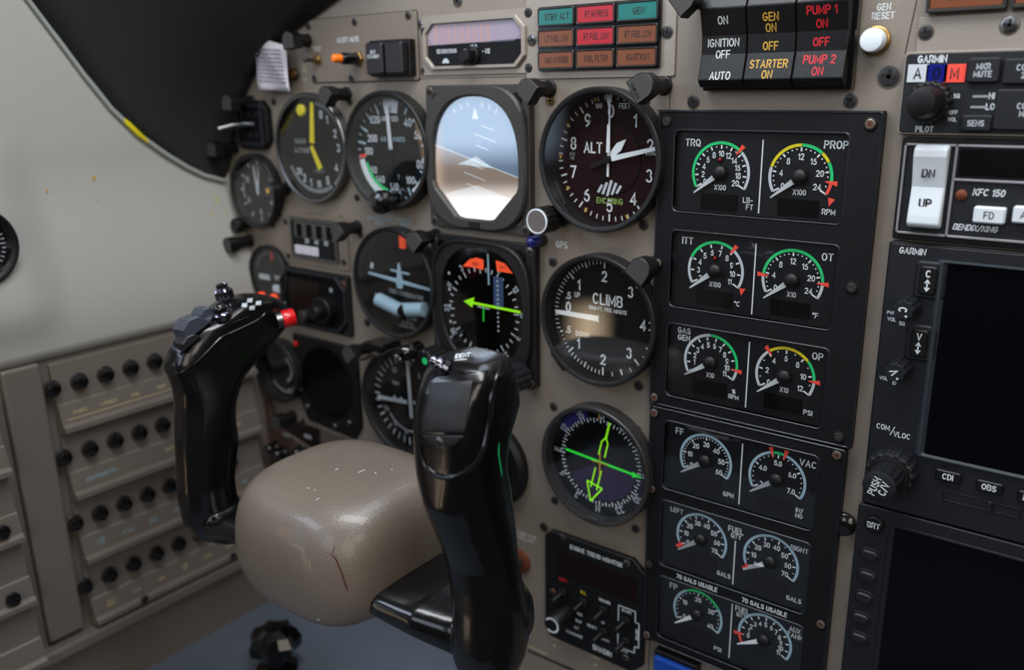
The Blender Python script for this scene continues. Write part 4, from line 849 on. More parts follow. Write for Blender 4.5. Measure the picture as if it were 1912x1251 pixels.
a, bb = rel(SP, 597, 112); g = MB(); g.lathe(a, bb, [(3.4, 1.3), (3.4, 3), (2.4, 3.4), (2.4, 6)], 'brass', 20); g.lathe(a, bb, [(1.2, 5), (1.6, 12), (1.9, 14), (.8, 15)], 'dark_steel', 16); g.build('toggle', SP)
a, bb = rel(SP, 730, 108, PH + 5); g = MB(); g.rbox(a - 19, bb - 12, a + 19.5, bb + 11.6, 1.2, 1.3, 7, 'black', .5); g.build('key_housing', SP)
for k, s_ in enumerate(('BAT\nSTANDBY', '')):
    g = MB(); c_ = a - 9.2 + 18.4 * k; g.rbox(c_ - 8, bb - 10.6, c_ + 8, bb + 10, 1.6, 6, 12.5, 'yoke_matt', 1.0)
    if s_: g.text(s_, c_, bb + 2.5, 2.9, 12.6, 'white', 0, .02)
    g.build('push_key', SP)
# --- paper card with two jack nuts
cx_, cz_ = P(508, 127, PH + 9)
o = thing('paper_card', 'crumpled white paper card of printed figures hung at the upper left', 'card', cx_, cz_, -9 - PH)
g = MB(); vs = []
for i in range(9):
    for j in range(9):
        u, v = i / 8 - .5, j / 8 - .5; vs.append((u * 37 + v * -5, v * 33 + u * -2 + (4 * (1 - abs(u) * 2) if j == 8 else 0), 1.6 * math.sin(u * 6 + v * 4)))
f_ = [(i * 9 + j, (i + 1) * 9 + j, (i + 1) * 9 + j + 1, i * 9 + j + 1) for i in range(8) for j in range(8)]
g.abh(vs, f_, 'paper', True); oo = g.build('sheet', o); md = oo.modifiers.new('t', 'SOLIDIFY'); md.thickness = .0004
g = MB(); rnd = random.Random(5)
for r in range(9):
    v = .38 - r * .088; x = -.42
    while x < .42:
        L = rnd.uniform(.03, .08); g.flat([(xx * 37 + v * -5, v * 33 + xx * -2 + dz) for xx, dz in ((x, 0), (x + L, 0), (x + L, 1.3), (x, 1.3))], 2.2, 'paper_ink'); x += L + .025
g.build('printed_rows', o)
for px, py, nm in ((470, 133, 'jack nut left of the paper card'), (553, 138, 'jack nut right of the paper card')):
    a, bb = PP(px, py); o = thing('jack_socket', 'small metal ' + nm, 'socket', a, bb, -PH)
    g = MB(); g.lathe(0, 0, [(4.6, 0), (4.6, 2.2)], 'steel', 6, smooth=False); g.lathe(0, 0, [(3.3, 2), (3.3, 5), (1.6, 5), (1.6, 3)], 'brass', 20); g.build('nut', o)
# --- square toggle switch on an octagonal plate, far left
a, bb = P(467, 233, PH + 6); o = thing('toggle_switch_unit', 'black octagonal switch unit with a bright steel toggle at the upper left', 'switch', a, bb, -PH)
g = MB(); g.prism(octo(-22, -19, 21, 19, 7), 0, 6, 'black', .6); g.frame(rrect(-17, -16, 17, 16, 1.5), rrect(-14.5, -13.5, 14.5, 13.5, 1.2), 5.8, 8, 'radio', .4); g.build('housing', o)
g = MB(); g.rbox(-14.6, -13.6, 14.6, 13.6, 1, 5.9, 6.2, 'face')
for x in (-9, 0, 9):
    for y in (-8, 8): g.disc(x, y, 2.4, 6.3, 'face_grey', 14)
g.build('lamp_face', o)
g = MB(); g.tube([(9, -7, 1), (0, -9, 1), (-8, -16, 0), (-14, -26, -3)], [2.0, 2.2, 2.4, 3.0], 'steel', 14); g.build('toggle_lever', o)

# --- rectangular meter on its grey plate
a, bb = PP(588, 448); o = thing('rectangular_meter', 'rectangular meter in a pale frame with four dark bars at the left of the panel', 'meter', a, bb, -PH)
g = MB(); g.rbox(-38, -21, 40, 21, 2, 0, 1.2, 'plate_dark', .3); g.build('plate', o)
g = MB(); g.frame(rrect(-27, -16, 29, 17, 1.4), rrect(-24.5, -13.5, 26.5, 14.5, 1), 1, 3.2, 'steel', .4); g.build('frame', o)
g = MB(); g.rbox(-24.8, -13.8, 26.8, 14.8, 1, 1.1, 1.5, 'face_grey'); g.flat([(-23, 1), (25, 1), (25, 13.5), (-23, 13.5)], 1.6, 'steel')
for k in range(4): g.flat([(-20 + 12 * k, 1.5), (-13 + 12 * k, 1.5), (-13 + 12 * k, 12), (-20 + 12 * k, 12)], 1.7, 'face')
for k, s_ in enumerate(('20', '40', '60')): g.text(s_, -8 + 11.5 * k, -1.2, 4.5, 1.7, 'white')
for k in range(3): g.rbox(-23 + 9.6 * k, -12.6, -14 + 9.6 * k, -5.5, .8, 1.5, 2.4, 'paper', .2)
g.build('meter_face', o)
for x, y in ((-33, 12), (34, -14), (-33, -16)): screw(o, x, y, 2.3, 'dark_steel', 1.2)
# --- octagonal readout with knob below it
a, bb = PP(594, 558); o = thing('timer_display', 'black octagonal readout with a round knob, right of the yoke red button', 'timer', a, bb, -PH)
oo1 = octo(-40, -23, 40, 23, 10); g = MB(); g.rbox(-41, -25, 41, 24, 2, 0, 4, 'bezel', .5); g.frame(oo1, octo(-37.5, -20.5, 37.5, 20.5, 9), 3.8, 7, 'radio', .5, 3.8); g.build('bezel', o)
g = MB(); g.prism(octo(-37.6, -20.6, 37.6, 20.6, 9), 3.9, 4.3, 'face'); g.rbox(-30, -14, 8, 15, 1, 4.2, 4.6, 'lcd_red'); g.disc(22, 11, 2, 4.7, 'print_dim', 14); g.build('display_face', o)
MB().lathe(17, -5, [(11, 4), (11, 12), (10, 13), (6, 13), (6, 20), (5.4, 21)], 'black', 32).build('selector_knob', o)
MB().lathe(-6, -13, [(3, 4), (3, 7), (5, 8), (5, 13), (4, 14)], 'dark_steel', 24).build('push_button', o)
screw(o, 36, 17, 2.6, 'rust', 4)
# --- storm display with push buttons
a, bb = PP(614, 717); o = thing('weather_display', 'tall black screen with small steel push buttons, left of centre behind the yoke', 'display', a, bb, -PH)
op = [(-36, 34), (-36, -12), (-24, -32), (28, -38), (37, -26), (37, 20), (28, 34)]
g = MB(); g.prism([(-38, 38), (-38, -15), (-26, -37), (30, -41), (39, -29), (39, 26), (34, 38)], 0, 3.6, 'black', .8); g.build('bezel', o)
g = MB(); g.lathe(2, 2, [(31, 3.4), (31, 4.2), (29, 3.9)], 'screen', 44); g.build('screen', o)
for x, y in ((-33, -10), (-25, -24), (9, -34), (27, -27)): MB().lathe(x, y, [(2.7, 3.4), (2.7, 5.2), (2.2, 5.8)], 'steel', 18).build('push_button', o)
MB().lathe(-34, 30, [(2.4, 3.4), (2.4, 4.4), (1.2, 5)], 'red_button', 16).build('indicator_lamp', o, 'red indicator lamp')

# --- three rocker switches at the top
x0, _ = P(1309, 100, 6); x1, _ = P(1582, 100, 6); zt, zb = 82, 40.5
RK = thing('rocker_switch_bank', 'black housing edge under the three large rocker switches', 'switch panel', 0, 0, -PH)
MB().rbox(x0 - 1, zb - 2, x1 + 1.5, zt + 12, 1, 0, 5.5, 'gloss', .4).build('housing', RK)
wdt = (x1 - x0) / 3
spec = [('ignition_rocker_switch', 'black rocker switch lettered IGNITION OFF and AUTO in white', 'print', [('ON', 11.2, 4.6), ('IGNITION', .6, 4.6), ('OFF', -5.0, 4.6), ('AUTO', -15.4, 4.6)]),
        ('generator_rocker_switch', 'black rocker switch lettered GEN and STARTER in yellow', 'gold', [('GEN', 11.6, 4.6), ('ON', 6.6, 4.6), ('OFF', -1.8, 4.6), ('STARTER', -10.2, 4.6), ('ON', -15.2, 4.6)]),
        ('pump_rocker_switch', 'black rocker switch lettered PUMP 1 and PUMP 2 in red', 'red_print', [('PUMP 1', 13.2, 4.6), ('ON', 7.2, 4.6), ('OFF', -.9, 4.6), ('PUMP 2', -8.8, 4.6), ('ON', -14.2, 4.6)])]
for k, (nm, lb, m, tx) in enumerate(spec):
    o = thing(nm, lb, 'rocker switch', x0 + wdt * (k + .5), (zt + zb) / 2, -PH, group=None); w2 = wdt / 2 - .25
    prof = [(20.5, 5.5), (20.5, 13.5), (17, 15.2), (6, 12.0), (-4, 11.4), (-12, 12.6), (-17, 13.6), (-20.5, 11.0), (-20.5, 5.5)]
    prof = [(31, 5.5), (31, 8.5), (17, 15.2), (4, 11.6), (-5, 11.2), (-17.5, 14.4), (-21, 11.5), (-21, 5.5)]
    n2 = len(prof); g = MB(); vs = [(a_, b_, h_) for a_ in (-w2, w2) for b_, h_ in prof]
    g.abh(vs, [(i, (i + 1) % n2, n2 + (i + 1) % n2, n2 + i) for i in range(n2)] + [tuple(range(n2)), tuple(range(n2, 2 * n2))], 'rocker'); oo = g.build('rocker', o)
    md = oo.modifiers.new('b', 'BEVEL'); md.width = .0006; md.segments = 2
    def hsurf(b_):
        for (b1_, h1_), (b2_, h2_) in zip(prof, prof[1:]):
            if b2_ <= b_ <= b1_ and b1_ != b2_: return h1_ + (h2_ - h1_) * (b1_ - b_) / (b1_ - b2_)
        return 12
    g = MB()
    for s_, bz, sz in tx:
        v_, f_ = text_polys(s_, .012); sc_ = sz * 1.06; xs_ = min(1, (wdt - 3) / (max(q[0] for q in v_) * 2 * sc_)); g.abh([(x * sc_ * xs_, bz + y * sc_, hsurf(bz + y * sc_) + .14) for x, y in v_], f_, m)
    g.build('rocker_legend', o)
# --- white reset button
a, bb = PP(1636, 76); o = thing('reset_button', 'round white push button under the GEN RESET lettering', 'push button', a, bb, -PH)
MB().lathe(0, 0, [(6.6, 0), (6.6, 2), (5.8, 2.6)], 'brass', 28).build('collar', o); MB().lathe(0, 0, [(5.4, 2), (5.4, 7.5), (4.9, 8.4), (3.5, 8.8), (1, 8.9)], 'plastic_white', 30).build('button_cap', o)
# --- blue lamp, cabin temp knob
a, bb = PP(1012, 447); o = thing('blue_indicator_lamp', 'small blue jewel lamp beside the GPS label', 'indicator lamp', a, bb, -PH)
MB().lathe(0, 0, [(4.4, 0), (4.4, 5), (4, 5.6)], 'dark_steel', 24).build('collar', o); MB().lathe(0, 0, [(3.7, 5), (3.9, 10), (3.2, 12.5), (1.6, 13.6), (.4, 13.8)], 'blue_lamp', 24).build('jewel', o)
a, bb = PP(972, 1047); o = thing('cabin_heat_knob', 'brown metal pull knob under the CABIN TEMP lettering, beside the right grip', 'pull knob', a, bb, -PH)
MB().lathe(0, 0, [(9, 0), (9, 2), (7.5, 3)], 'rust', 30).build('escutcheon', o); MB().lathe(0, 0, [(4, 2), (4, 12), (7, 14), (7.4, 19), (5, 21)], 'dark_steel', 28).build('knob', o)
a, bb = PP(1577, 976); o = thing('round_grommet', 'black round rubber plug in the bare strip right of the lower gauge cluster', 'plug', a, bb, -PH); MB().lathe(0, 0, [(6.5, 0), (6.5, 3), (5, 4.6), (2, 5.2)], 'gloss', 26).build('plug', o)

# ================================================================ POST LIGHTS
def tombstone(r, d):
    return [(r * math.cos(R_(15 * k)), r * math.sin(R_(15 * k))) for k in range(13)] + [(-r, -d), (r, -d)]
def post_light(px, py, tip, label, rot=0, size=1.0, lens=False, words=False, stem=None):
    """px,py: where the stem leaves the panel; tip: how far it stands out (mm)"""
    a, bb = PP(px, py); o = thing('post_light', label, 'post light', a, bb, -PH, group=None)
    g = MB(); g.lathe(0, 0, [(5.2, 0), (5.2, 1.2), (4.6, 1.6), (4.4, tip - 8)], 'black', 24); g.lathe(0, 0, [(4.9, tip * .45), (4.9, tip * .45 + 2)], 'black', 24); g.build('stem', o)
    g = MB(); g.prism(tombstone(6.0 * size, 6.2 * size), tip - 8.5, tip, 'black', .5); g.flat(tombstone(5.5 * size, 5.7 * size), tip + .03, 'hood')  # front face coloured lighter than the black sides, for the light on it
    if words: g.text('WHELEN', 0, -4.6, 2.6, tip + .06, 'face', 0, .03)
    oo = g.build('hood', o); oo.rotation_euler = (0, -R_(rot), 0)
    if lens: MB().lathe(0, 0, [(3.4, tip - .5), (3.4, tip + .5), (2.6, tip + .8)], 'steel', 20).disc(0, 0, 2, tip + .9, 'gold', 16).build('lens', o)
    return o
for a_ in [(1026, 166, 24, 'post light standing between the attitude display and the altimeter', 52, 1.05), (1240, 160, 25, 'post light marked in white lettering at the top right of the altimeter', -58, 1.15, False, True),
           (1318, 2, 26, 'post light cut by the top edge beside the ignition switch', -50, 1.1), (648, 176, 22, 'post light above the gap between the radar altimeter and the airspeed dial', 48, 1.0),
           (577, 76, 20, 'post light overlapping the corner of the ALERT MUTE plate', 5, 1.0), (470, 190, 24, 'post light above the steel toggle at the far left', 0, 1.0),
           (440, 275, 24, 'post light below the steel toggle, against the glareshield', 0, 1.0), (536, 352, 18, 'post light with a round amber centre over the small left dial', 0, 1.0, True),
           (468, 449, 24, 'post light against the pale sidewall at the left end', 0, .95), (668, 424, 22, 'post light at the right of the rectangular meter', 40, 1.0),
           (815, 440, 24, 'post light with a worn brown hood below the airspeed dial', 45, 1.05), (688, 648, 22, 'post light in front of the tall black screen', 40, 1.0),
           (548, 776, 20, 'post light low on the panel above the brown breaker strip', 15, 1.0), (1228, 492, 22, 'post light over the upper right rim of the CLIMB dial', -34, 1.15)]:
    post_light(*a_)
# ================================================================ RADIO STACK
# --- plate and amber lamps above the radios
a0, b0_ = PP(1708, 99); a1, b1_ = a0 + 75, PP(1711, 33)[1]
SKP = thing('radio_stack_plate', 'bare metal plate with two dark screws above the audio panel', 'metal plate', 0, 0, -PH)
g = MB(); g.rbox(a0 + .5, b0_, a1, b1_, .6, 0, 1.2, 'plate', .2); g.build('plate', SKP)
x, z = PP(1730, 60); screw(SKP, x, z, 3, 'dark_steel', 1.2); x, z = PP(1886, 47); screw(SKP, x, z, 3.4, 'steel', 1.2)
x0, z0 = P(1727, 27, -1)
for k, s_ in enumerate(('OXYGEN', 'DOOR')):
    o = thing('caution_lamp', 'amber lamp lettered OXYGEN cut by the top edge' if k == 0 else 'second amber lamp in the top right corner', 'warning light', x0 + 16 + 33.5 * k, z0 + 9.5, -PH)
    MB().frame(rrect(-16, -9, 16, 12, 1), rrect(-14.5, -7.5, 14.5, 10.5, .6), 0, 4.5, 'dark_steel', .4).build('lamp_frame', o)
    g = MB(); g.rbox(-14.5, -7.5, 14.5, 10.5, .6, 0, 4, 'amber_lens', .3); g.text(s_, 0, -2.5, 4.4, 4.06, 'legend'); g.build('lamp_lens', o)
# --- audio panel
AU = thing('audio_panel', 'dark audio panel with three coloured squares A, O, M and a large round knob', 'audio panel', 0, 0, -PH)
ax0, at = P(1693, 101, 0); _, ab = P(1679, 247, 0); H = 5
g = MB(); g.rbox(ax0 - .8, ab - .8, 240, at + .8, 1.5, 0, H - .8, 'plate', .3); g.rbox(ax0, ab, 239, at, 1.5, H - 1, H, 'radio', .4); g.build('faceplate', AU)
def pz(px, py, h=0.0): return P(px, py, h)
g = MB()
def tx(st, px, py, size, m='white', rot=0, bold=.03, h=.12, shear=0): a, bb = P(px, py, h); g.text(st, a, bb, size, H + h, m, rot, bold, 1, shear)
tx('GARMIN', 1741, 110, 3.8, bold=.05); tx('PILOT', 1726, 241, 3.2); tx('SQ', 1786, 179, 2.3); tx('OFF', 1780, 210, 2.2); tx('VOL', 1778, 223, 2.2); tx('HI', 1852, 179, 3.3); tx('LO', 1849, 199, 3.3)
g.build_each('printed_legend', AU)
for s_, px, m, tm in (('A', 1714, 'offwhite', 'legend'), ('O', 1749, 'blue_lamp', 'face'), ('M', 1783, 'red', 'legend')):
    a, bb = P(px, 137, 0); g = MB(); g.rbox(a - 4.4, bb - 3.9, a + 4.4, bb + 3.9, .3, H - .2, H + .5, 'blue_lamp' if s_ == 'O' else m, .1); g.text(s_, a, bb, 6, H + .55, tm, 0, .02); g.build('marker_lamp', AU, {'A': 'white square lettered A', 'O': 'blue square lettered O', 'M': 'red square lettered M'}[s_])
for s_, px, py, w_, h_ in (('MKR\nMUTE', 1836, 131, 6.5, 5.2), ('SENS', 1822, 230, 6.2, 3.4), ('COM\n2', 1912, 133, 8, 5.2), ('COM1\nMIC', 1915, 205, 12, 8.5), ('NAV', 1975, 133, 8, 5)):
    a, bb = P(px, py, 2); g = MB(); g.rbox(a - w_, bb - h_, a + w_, bb + h_, 1.4, H - .3, H + 2.4, 'radio', .6); g.text(s_, a, bb, 3.1, H + 2.5, 'offwhite', 0, .03); g.build('push_key', AU)
for px, py in ((1832, 180), (1828, 200)): a, bb = P(px, py, 0); MB().rbox(a - 3.4, bb - .5, a + 3.4, bb + .5, .3, H, H + .3, 'print_dim').build('indicator_bar', AU)
a, bb = P(1739, 190, 0)
g = MB(); g.lathe(a, bb, [(9.2, H), (9.4, H + 5), (8.8, H + 6.5), (8.2, H + 7)], 'black', 72, rib=.45, ribn=36, smooth=False); g.build('squelch_ring', AU)
MB().lathe(a, bb, [(7.2, H + 6), (7.0, H + 12), (6.6, H + 12.5), (6.4, H + 18), (5.8, H + 19.4), (4, H + 20)], 'black', 40).build('volume_knob', AU)
# --- autopilot with trim rocker
AP = thing('autopilot_control_head', 'autopilot head in a thin silver frame with a white DN / UP rocker', 'autopilot', 0, 0, -PH)
px0, pt = P(1690, 267, 0); _, pb = P(1665, 434, 0); xr_ = 240
g = MB(); g.rbox(px0 - 1.6, pb - 3, xr_ + 1, pt + 2.6, 1, 0, H - 1.4, 'black', .3); g.build('chassis', AP)
g = MB()
xs = P(1784, 300, 0)[0]; xsb = xs; zm = P(1780, 335, 0)[1]
for a_, b_, c_, d_ in ((px0, pb, xr_, pb + 1), (px0, pt - 1, xr_, pt), (px0, pb, px0 + 1, pt), (xs - .5, pb, xs + .6, pt), (xs, zm - .5, xr_, zm + .5)): g.box(a_, b_, c_, d_, H - 1.5, H + .6, 'frame_silver', .15)
g.rbox(px0 + .5, pb + .5, xr_, pt - .5, .5, H - 1.5, H - .6, 'radio'); g.build('face_frame', AP)
g = MB(); g.rbox(xs + 1.6, zm + 1.4, xr_ - 4, pt - 2, 1, H - .7, H + .1, 'lcd', .2); g.build('annunciator_window', AP)
a, bb = P(1731, 350, 4); g = MB(); prof = [(19, 0), (19, 4), (17.5, 6.6), (14, 7.0), (0, 3.8), (-13, 6.0), (-17, 6.4), (-19, 4), (-19, 0)]; n2 = len(prof); vs = [(a + s_ * 7.2, bb + q_, H - 1 + h_) for s_ in (-1, 1) for q_, h_ in prof]
g.abh(vs, [(i, (i + 1) % n2, n2 + (i + 1) % n2, n2 + i) for i in range(n2)] + [tuple(range(n2)), tuple(range(n2, 2 * n2))], 'plastic_white'); rk = g.build('trim_rocker', AP, 'white rocker lettered DN and UP'); md = rk.modifiers.new('b', 'BEVEL'); md.width = .0012; md.segments = 3
g = MB(); v_, f_ = text_polys('DN', .04); g.abh([(a + x * 5, bb + 6.6 + y * 5, H + 4.7) for x, y in v_], f_, 'legend'); v_, f_ = text_polys('UP', .04); g.abh([(a + x * 5, bb - 7.2 + y * 5, H + 4.3) for x, y in v_], f_, 'legend'); g.build('rocker_legend', AP)
g = MB(); tx('KFC 150', 1847, 360, 3.8, h=-.4, shear=.15); tx('BENDIX/KING', 1821, 426, 3.4, h=-.4, shear=.25); g.build_each('printed_legend', AP)
a, bb = P(1795, 364, 0); MB().lathe(a, bb, [(2.4, H - .8), (2.4, H + .3), (1.2, H + .9)], 'rust', 20).build('light_sensor', AP)
for s_, px in (('FD', 1847), ('ALT', 1922), ('HDG', 1996)): a, bb = P(px, 402, 2); g = MB(); g.rbox(a - 6.4, bb - 3.7, a + 6.4, bb + 3.7, 1, H - .8, H + 3, 'plastic_white', .7); g.text(s_, a, bb, 4, H + 3.06, 'legend', 0, .02); g.build('mode_button', AP)
# --- GPS navigator
GN = thing('gps_navigator', 'large dark GPS navigator lettered GARMIN with a big double knob at its lower left', 'gps navigator', 0, 0, -PH)
gx0 = 163.3; gt, gb = -32.8, -170.5
g = MB(); g.rbox(gx0 - .6, gb, 300, gt + .8, 1.4, 0, H - .8, 'black', .3); g.rbox(gx0, gb + .5, 299, gt, 1.4, H - 1, H, 'radio', .4); g.build('faceplate', GN)
sx0, st_ = P(1772, 493, 0); sx1, sb_ = P(1722, 845, 0); sx0 = (sx0 + sx1) / 2 + .4
g = MB(); g.frame(rrect(sx0 - 5, sb_ - 2.6, 297, st_ + 1.8, 1.6), rrect(sx0, sb_, 293, st_, 1.2), H - .3, H + 1.6, 'surround_lit', 2.0, H - .2); g.build('screen_surround', GN)  # bevel colour lightened for the light it reflects
g = MB(); g.rbox(sx0 - .2, sb_ - .2, 293.2, st_ + .2, 1, H - .3, H + .15, 'screen_purple'); g.build('screen', GN)
g = MB(); tx('GARMIN', 1704, 469, 3.7, bold=.04, shear=.1); tx('PWR', 1664, 584, 2.1, h=.1); tx('VOL', 1665, 596, 2.4); tx('SQ', 1684, 604, 2.4); tx('VOL', 1650, 706, 2.4); tx('ID', 1670, 715, 2.4); tx('COM', 1649, 797, 3.5); tx('VLOC', 1684, 813, 3.5)
g.mark().line(P(1662, 812, 0), P(1671, 797, 0), .45, H + .12, 'white'); g.build_each('printed_legend', GN)
for s_, px, py in (('C', 1733, 524), ('V', 1716, 641)):
    a, bb = P(px, py, 1.5); g = MB(); g.rbox(a - 6.2, bb - 9, a + 7.5, bb + 9, 2.2, H - .3, H + 1.3, 'radio', .9); g.build('key_mount', GN)
    g = MB(); g.rbox(a - 3.8, bb - 6.8, a + 3.8, bb + 6.8, 1.6, H + 1, H + 2.6, 'black', .6); g.text(s_, a, bb + 3.4, 4.2, H + 2.7, 'white', 0, .04)
    g.line((a, bb - 3.6), (a, bb - .6), .6, H + 2.7, 'white'); g.flat([(a - 1.4, bb - 1.2), (a + 1.4, bb - 1.2), (a, bb + .9)], H + 2.7, 'white'); g.flat([(a - 1.4, bb - 3.2), (a + 1.4, bb - 3.2), (a, bb - 5.3)], H + 2.7, 'white'); g.build('flip_key', GN)
for s_, px, py in (('C', 1700, 570), ('V', 1684, 684)):
    a, bb = P(px, py, 0); g = MB(); g.lathe(a, bb, [(5.4, H), (5.4, H + 3), (4.9, H + 12), (4.4, H + 12.8)], 'radio', 56, rib=.5, ribn=18, smooth=False); g.text(s_, a - .3, bb + .4, 4.6, H + 12.95, 'white', -90 if s_ == 'C' else 120, .05); g.disc(a + 1.4, bb - 2.6, .55, H + 12.95, 'white', 10); g.build('volume_knob', GN)
a, bb = P(1669, 874, 0)
g = MB(); g.lathe(a, bb, [(12.0, H), (12.2, H + 6), (11.4, H + 9), (10.4, H + 9.5)], 'radio', 90, rib=.7, ribn=30, smooth=False); g.build('outer_knob', GN)
g = MB(); g.lathe(a, bb, [(9.8, H + 9), (9.6, H + 11), (8.4, H + 11.4)], 'black', 40); g.lathe(a, bb, [(7.8, H + 10), (7.4, H + 25), (6.6, H + 25.8)], 'radio', 64, rib=.5, ribn=24, smooth=False); g.lathe(a, bb, [(7.8, H + 25), (7.8, H + 26.4), (7, H + 26.8)], 'radio', 40)
g.text('PUSH', a - 2.0, bb, 4.4, H + 26.95, 'white', 75, .02); g.text('C/V', a + 2.4, bb - .3, 4.4, H + 26.95, 'white', 75, .04); g.build('inner_knob', GN)
for s_, px, py in (('CDI', 1770, 890), ('OBS', 1847, 910), ('MSG', 1926, 931), ('FPL', 2005, 952)):
    a, bb = P(px, py, 1.5); g = MB(); g.rbox(a - 5.8, bb - 2.9, a + 5.8, bb + 2.9, 1.3, H - .2, H + 2.0, 'black', .6); g.text(s_, a, bb, 3.7, H + 2.1, 'white', 0, .04); g.build('function_key', GN)
a, bb = P(1806, 936, 0); g = MB(); g.frame(rrect(a - 11, bb - 2.6, a + 9.5, bb + 3, .6), rrect(a - 10.4, bb - 2.0, a + 8.9, bb + 2.4, .5), H - .1, H + .35, 'black', .1); g.rbox(a - 10.4, bb - 2, a + 8.9, bb + 2.4, .5, H - .1, H + .2, 'radio'); g.box(a + 8.6, bb - 2.7, a + 10.6, bb + 2.8, H, H + 1, 'radio', .3)
g.frame(rrect(a + 11, bb - 2.3, a + 23, bb + 2.6, .6), rrect(a + 11.6, bb - 1.8, a + 22.4, bb + 2.1, .5), H - .1, H + .35, 'black', .1); g.build('data_card_slot', GN)
# --- lower multifunction display
MF = thing('multifunction_display', 'dark display lettered BRT with five oval keys down its left side', 'display', 0, 0, -PH)
mx0 = 161.5; mt = -171.2
g = MB(); g.rbox(mx0, -290, 300, mt, 2, 0, H, 'radio', .5); g.build('faceplate', MF)
s0, s1 = P(1672, 984, 0); _, s2 = P(1637, 1240, 0)
g = MB(); g.frame(rrect(s0 - 3, s2 - 8, 298, s1 + 1.4, 1.2), rrect(s0, s2 - 4, 296, s1, .6), H - .2, H + .8, 'radio', .4, H - .5); g.build('screen_surround', MF)
MB().rbox(s0 - .2, s2 - 4.2, 296.2, s1 + .2, .4, H - .3, H + .15, 'screen').build('screen', MF)
a, bb = P(1632, 980, 1); g = MB(); g.lathe(a, bb, [(5.2, H - .1), (5.2, H + .5), (4.6, H + .6), (4.5, H + 1.5), (4.0, H + 1.9)], 'black', 32, smooth=False); g.text('BRT', a, bb, 3.9, H + 2.0, 'white', 0, .04); g.build('brightness_button', MF)
for px, py in ((1623, 1037), (1618, 1077), (1612, 1116), (1606, 1155), (1603, 1192)):
    a, bb = P(px, py, 1); g = MB(); g.rbox(a - 5.6, bb - 4.1, a + 5.6, bb + 3.9, 3.9, H - .1, H + .6, 'radio', .3); g.rbox(a - 4.4, bb - 2.6, a + 4.4, bb + 2.8, 2.6, H + .3, H + 2.0, 'yoke_matt', .8); g.build('line_key', MF)
# --- engine trend monitor
TM = thing('engine_trend_monitor', 'black cut-corner unit lettered ENGINE TREND MONITOR with toggle switches', 'engine monitor', 0, 0, -PH)
tl, tt = P(1018, 985, -2); tr_, _ = P(1205, 1075, -2); tb = (P(1035, 1193, -2)[1] + P(1170, 1247, -2)[1]) / 2; H2 = 3.6
tl += 0; tt -= .5
poly = [(tl, tb + 7), (tl + 7, tb), (tr_ - 8, tb), (tr_, tb + 8), (tr_, tt - 9), (tr_ - 9, tt), (tl + 7, tt), (tl, tt - 7)]
poly = [(tl, tb + 6), (tl + 5, tb), (tr_ - 8, tb), (tr_, tb + 8), (tr_, tt - 8), (tr_ - 9, tt), (tl + 5, tt), (tl, tt - 5)]
g = MB(); g.prism(poly, 0, H2, 'black', .5); g.build('faceplate', TM)
W_ = tr_ - tl; Hh = tt - tb
def TT(px, py): return P(px, py, -1.2)
g = MB(); c0 = TT(1112, 1038); g.text('ENGINE TREND MONITOR', c0[0], c0[1], 4.0, H2 + .1, 'white', 0, .03)
for s_, px, py, m, z_ in (('SHIFT', 1051, 1083, 'red_print', 2.8), ('RCL', 1089, 1107, 'yellow', 2.8), ('RECORD', 1129, 1123, 'white', 2.6), ('START', 1170, 1142, 'white', 2.6), ('TIME', 1082, 1147, 'white', 2.4), ('TEMP', 1080, 1160, 'white', 2.4), ('ALT', 1076, 1172, 'white', 2.4), ('CLEARANCE', 1072, 1184, 'white', 2.6), ('SELECT', 1105, 1170, 'white', 2.4), ('UP', 1126, 1163, 'white', 2.4), ('DOWN', 1130, 1195, 'white', 2.4), ('SHADIN', 1124, 1215, 'white', 5), ('STOP', 1166, 1216, 'white', 2.4)):
    c0 = TT(px, py); g.text(s_, c0[0], c0[1], z_, H2 + .1, m, 0, .04)
fr_ = [TT(1155, 1130), TT(1185, 1148), TT(1185, 1165), TT(1192, 1170), TT(1192, 1210), TT(1184, 1212), TT(1184, 1224), TT(1153, 1206)]
fx0, fx1, fz0, fz1 = fr_[0][0], fr_[4][0], fr_[7][1], fr_[0][1]
g.mark()
for p_, q_ in (((fx0, fz1), (fx1 - 3, fz1)), ((fx1 - 3, fz1), (fx1 - 3, fz1 - 8)), ((fx1 - 3, fz1 - 8), (fx1, fz1 - 8)), ((fx1, fz1 - 8), (fx1, fz0 + 5)), ((fx1, fz0 + 5), (fx1 - 3, fz0 + 5)), ((fx1 - 3, fz0 + 5), (fx1 - 3, fz0)), ((fx1 - 3, fz0), (fx0, fz0)), ((fx0, fz0), (fx0, fz0 + 13)), ((fx0, fz1), (fx0, fz1 - 12))): g.line(p_, q_, .9, H2 + .12, 'offwhite')
g.text('RECORD', fx1 - 1.4, (fz0 + fz1) / 2 - 1, 2.4, H2 + .12, 'white', 90, .04)
g.build_each('printed_legend', TM)
w0, w1 = TT(1040, 1026), TT(1188, 1128); MB().rbox(w0[0], w1[1] + 0, w1[0], w0[1], .6, H2 - .2, H2 + .1, 'lcd_red').build('digital_window', TM)
def mini(px, py, ln=9, dx=-2, dz=-3, m='black'):
    c0 = TT(px, py); g = MB(); g.lathe(c0[0], c0[1], [(4.2, H2), (4.2, H2 + 1.6), (2.8, H2 + 2.4)], 'dark_steel' if m != 'black' else 'black', 18); g.tube([(c0[0], -H2 - 2, c0[1]), (c0[0] + dx, -H2 - ln, c0[1] + dz)], [1.6, 2.6], 'black', 12); g.build('toggle', TM)
for px, py in ((1050, 1107), (1089, 1124), (1127, 1140), (1126, 1180), (1168, 1160), (1168, 1197)): mini(px, py, 9)
